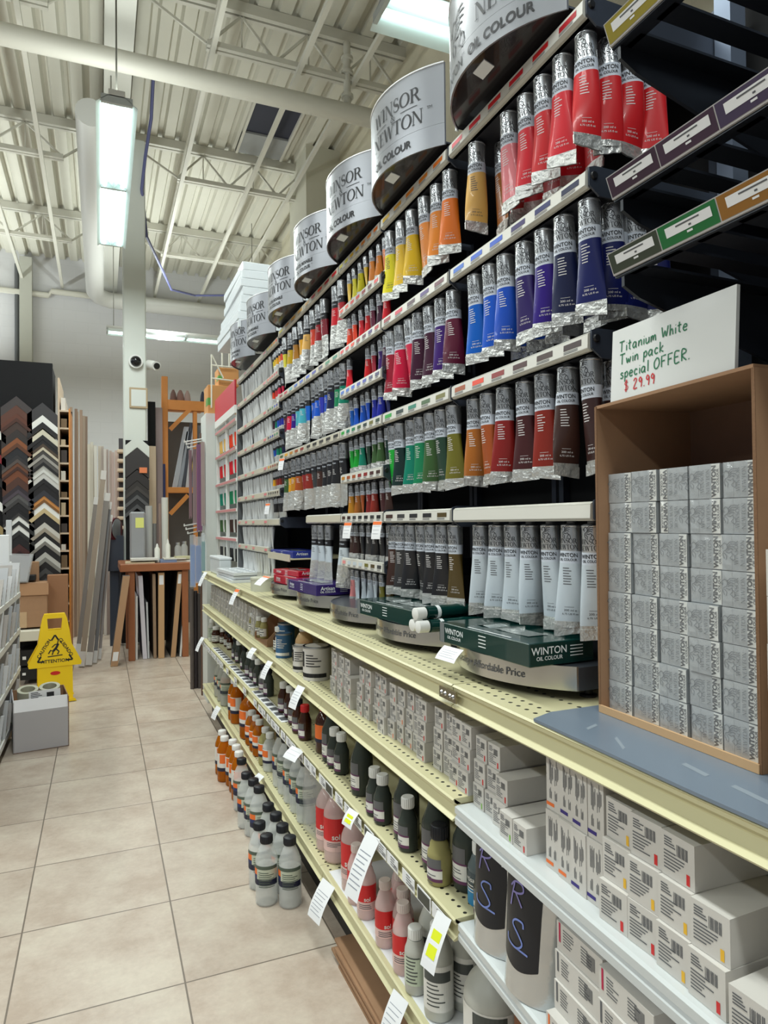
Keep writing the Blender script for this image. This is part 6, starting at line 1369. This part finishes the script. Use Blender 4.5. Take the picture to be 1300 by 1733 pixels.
for i, (x, y) in enumerate(((.085,.20), (.205,.22))):
    q = MB(); pr = [(.058,0),(.058,.05),(.04,.05),(.04,0),(.058,0)]; q.lathe(pr, 28, 0, caps=False)
    solo('tape_roll', q.mesh('tape_roll', [mat('tape_clear_roll', (196,196,176), .3)], smooth=40), ('roll of clear tape in the open carton, left','roll of clear tape in the open carton, right')[i], 'tape roll', local(x, y, .275), (.25,0,0), 'tape rolls in the open carton')
m = MB(); m.box(0, .17, 0, .002, 0, .055, 0); m.box(.095, .135, -.0006, 0, .012, .04, 1)
for k in range(4): m.box(.01, .05+.01*(k % 3), -.0006, 0, .042-.009*k, .046-.009*k, 1)
solo('leaflet', m.mesh('leaflet', [PAPER, INK]), 'white printed leaflet lying in the open carton', 'leaflet', local(.085, .075, .275), (-.25,0,ang+.05))
# brown cartons and bags behind
boxy('brown_carton', 'open brown carton on the pale bench behind the caution sign', 'box', 20, 1064, 80, 985, 6.33, .19, CARD, extra=lambda t, w, h, d: (part('flap', MB().box(-.01,w+.01,-.012,-.001,h*.72,h*.98).mesh('flap', [mat('flap_brown', (172,132,98), .7)]), t), part('tape', MB().box(w*.15,w*.42,-.003,-.0005,0,h*.35).mesh('tape', [mat('tape_tan', (190,160,126), .4)], ), t)))
boxy('picture_frame', 'black frame lying across the open brown carton', 'frame', 21, 984, 60, 973, 6.36, .14, BLACK)
boxy('brown_carton', 'plain brown carton standing right behind the open one', 'box', 80, 1112, 115, 972, 6.42, .08, mat('carton_plain', (146,104,74), .7), 0)
boxy('pale_bench', 'pale low bench under the open brown carton', 'bench', 10, 1088, 76, 1066, 6.25, .27, mat('bench_cream', (206,202,186), .5), extra=lambda t, w, h, d: [part('leg', MB().box(x, x+.04, .05, .09, -.62+.0, 0).mesh('leg', [WOODL]), t) for x in (.02, w-.06)])
for i, (x0, x1, y1, y0) in enumerate(((34,74,1128,1098), (34,72,1152,1128))):
    boxy('black_case', ('upper black case under the pale bench','lower black case under the pale bench')[i], 'case', x0, y1, x1, y0, 6.33, .19, BLACK, group='black cases under the bench', extra=lambda t, w, h, d: part('label', MB().box(w*.1,w*.25,-.002,-.0005,h*.4,h*.6).mesh('label', [PAPER]), t))
A, B = at(8, 985, Y=6.3), at(54, 938, Y=6.3)
t = thing('wrapped_parcel', 'grey parcel wrapped in plastic above the open carton', 'parcel', (A.x, 6.3, A.z)); w, h = B.x-A.x, B.z-A.z
part('parcel_body', MB().prism([(0,0),(w*.8,0),(w,h*.9),(w*.06,h)], 0, .04, 'xz').mesh('parcel_body', [mat('parcel_grey', (150,150,154), .4, bump=.4, scale=12)]), t); part('label', MB().box(w*.05,w*.25,-.002,-.0005,h*.3,h*.75).mesh('label', [PAPER]), t); part('plastic_wrap', MB().prism([(-.01,-.01),(w*.85,-.01),(w*1.06,h),(w*.04,h*1.05)], -.004, .044, 'xz').mesh('plastic_wrap', [mat('wrap_gloss', (246,250,252), .05, alpha=.22)]), t)
boxy('leaning_card', 'brown card piece leaning behind the wrapped parcel', 'card', 50, 985, 66, 950, 6.45, .02, CARD)
boxy('white_strip', 'white strip leaning on the black board above the parcel', 'strip', 10, 945, 20, 880, 6.52, .02, mat('strip_pale', (196,198,200), .5), 0)
# white shelf unit at the left picture edge with packets
XS = -.512
t = thing('white_shelf_unit', 'white shelf unit with bagged goods at the left photo edge', 'shelving', (XS, 4.6, 0))
part('side_panel', MB().box(-.45, 0, .62, .64, 0, 1.03).mesh('side_panel', [mat('unit_white', (206,208,208), .45)]), t)
part('back_panel', MB().box(-.46, -.45, -1.4, .64, 0, 1.03).mesh('back_panel', [mat('unit_white', (206,208,208), .45)]), t)
for z in (.10, .36, .62, .86): part('shelf', MB().box(-.45, 0, -1.4, .62, z-.02, z).mesh('shelf', [mat('unit_shelf', (188,188,170), .45)]), t); part('price_rail', MB().box(0, .006, -1.4, .62, z-.03, z+.004).mesh('price_rail', [WHITE]), t)
PKT = [mat('packet_%d' % i, c, .25) for i, c in enumerate(((206,208,212), (186,188,192), (220,220,222), (196,190,186)))]
pm = MB(); pm.prism([(0,0),(.06,0),(.075,.012),(.06,.024),(0,.024)], 0, .30, 'xy'); 
k = 0
for zi, z in enumerate((.10, .36, .62, .86)):
    for q in range(9):
        m = MB(); hh = .15+.03*((q*5+zi) % 3); m.add([(-.16,0,0),(0,0,0),(0,.014,0),(-.16,.014,0),(-.15,.03,hh),(.015,.03,hh),(.015,.042,hh),(-.15,.042,hh)], [(0,3,2,1),(4,5,6,7),(0,1,5,4),(1,2,6,5),(2,3,7,6),(3,0,4,7)], 0)
        if (q+zi) % 3 == 0: m.add([(-.10,-.001+.01,hh*.3),(-.02,-.001+.01,hh*.3),(-.02,.02,hh*.62),(-.10,.02,hh*.62)], [(0,1,2,3)], 1)
        for e in range(4):
            f0 = .2+.15*e; m.add([(-.13,.0+.03*f0-.001,hh*f0),(-.03-.02*(e % 3),.03*f0-.001,hh*f0),(-.03-.02*(e % 3),.03*(f0+.05)-.001,hh*(f0+.05)),(-.13,.03*(f0+.05)-.001,hh*(f0+.05))], [(0,1,2,3)], 2)
            m.add([(.016*f0+.001,.004+.03*f0,hh*f0),(.016*f0+.001,.012+.03*f0,hh*f0),(.016*(f0+.08)+.001,.012+.03*(f0+.08),hh*(f0+.08)),(.016*(f0+.08)+.001,.004+.03*(f0+.08),hh*(f0+.08))], [(0,1,2,3)], 1 if e == 1 and q % 2 else 2)
        solo('bagged_packet', m.mesh('bagged_packet', [PKT[(q+zi) % 4], mat('packet_red', (176,60,50), .4), INKG]), 'bagged white packet leaning on the left shelf unit, %s shelf, %s from the near end' % (ORD[zi], ORD[q]), 'packet', (XS-.005+.012*(q % 2), 4.30+.098*q, z+.001), group='bagged packets on the left shelf unit')
boxy('hanging_paper', 'white paper sheet sticking up above the left shelf unit', 'paper', -4, 975, 16, 905, 5.3, .01, PAPER)
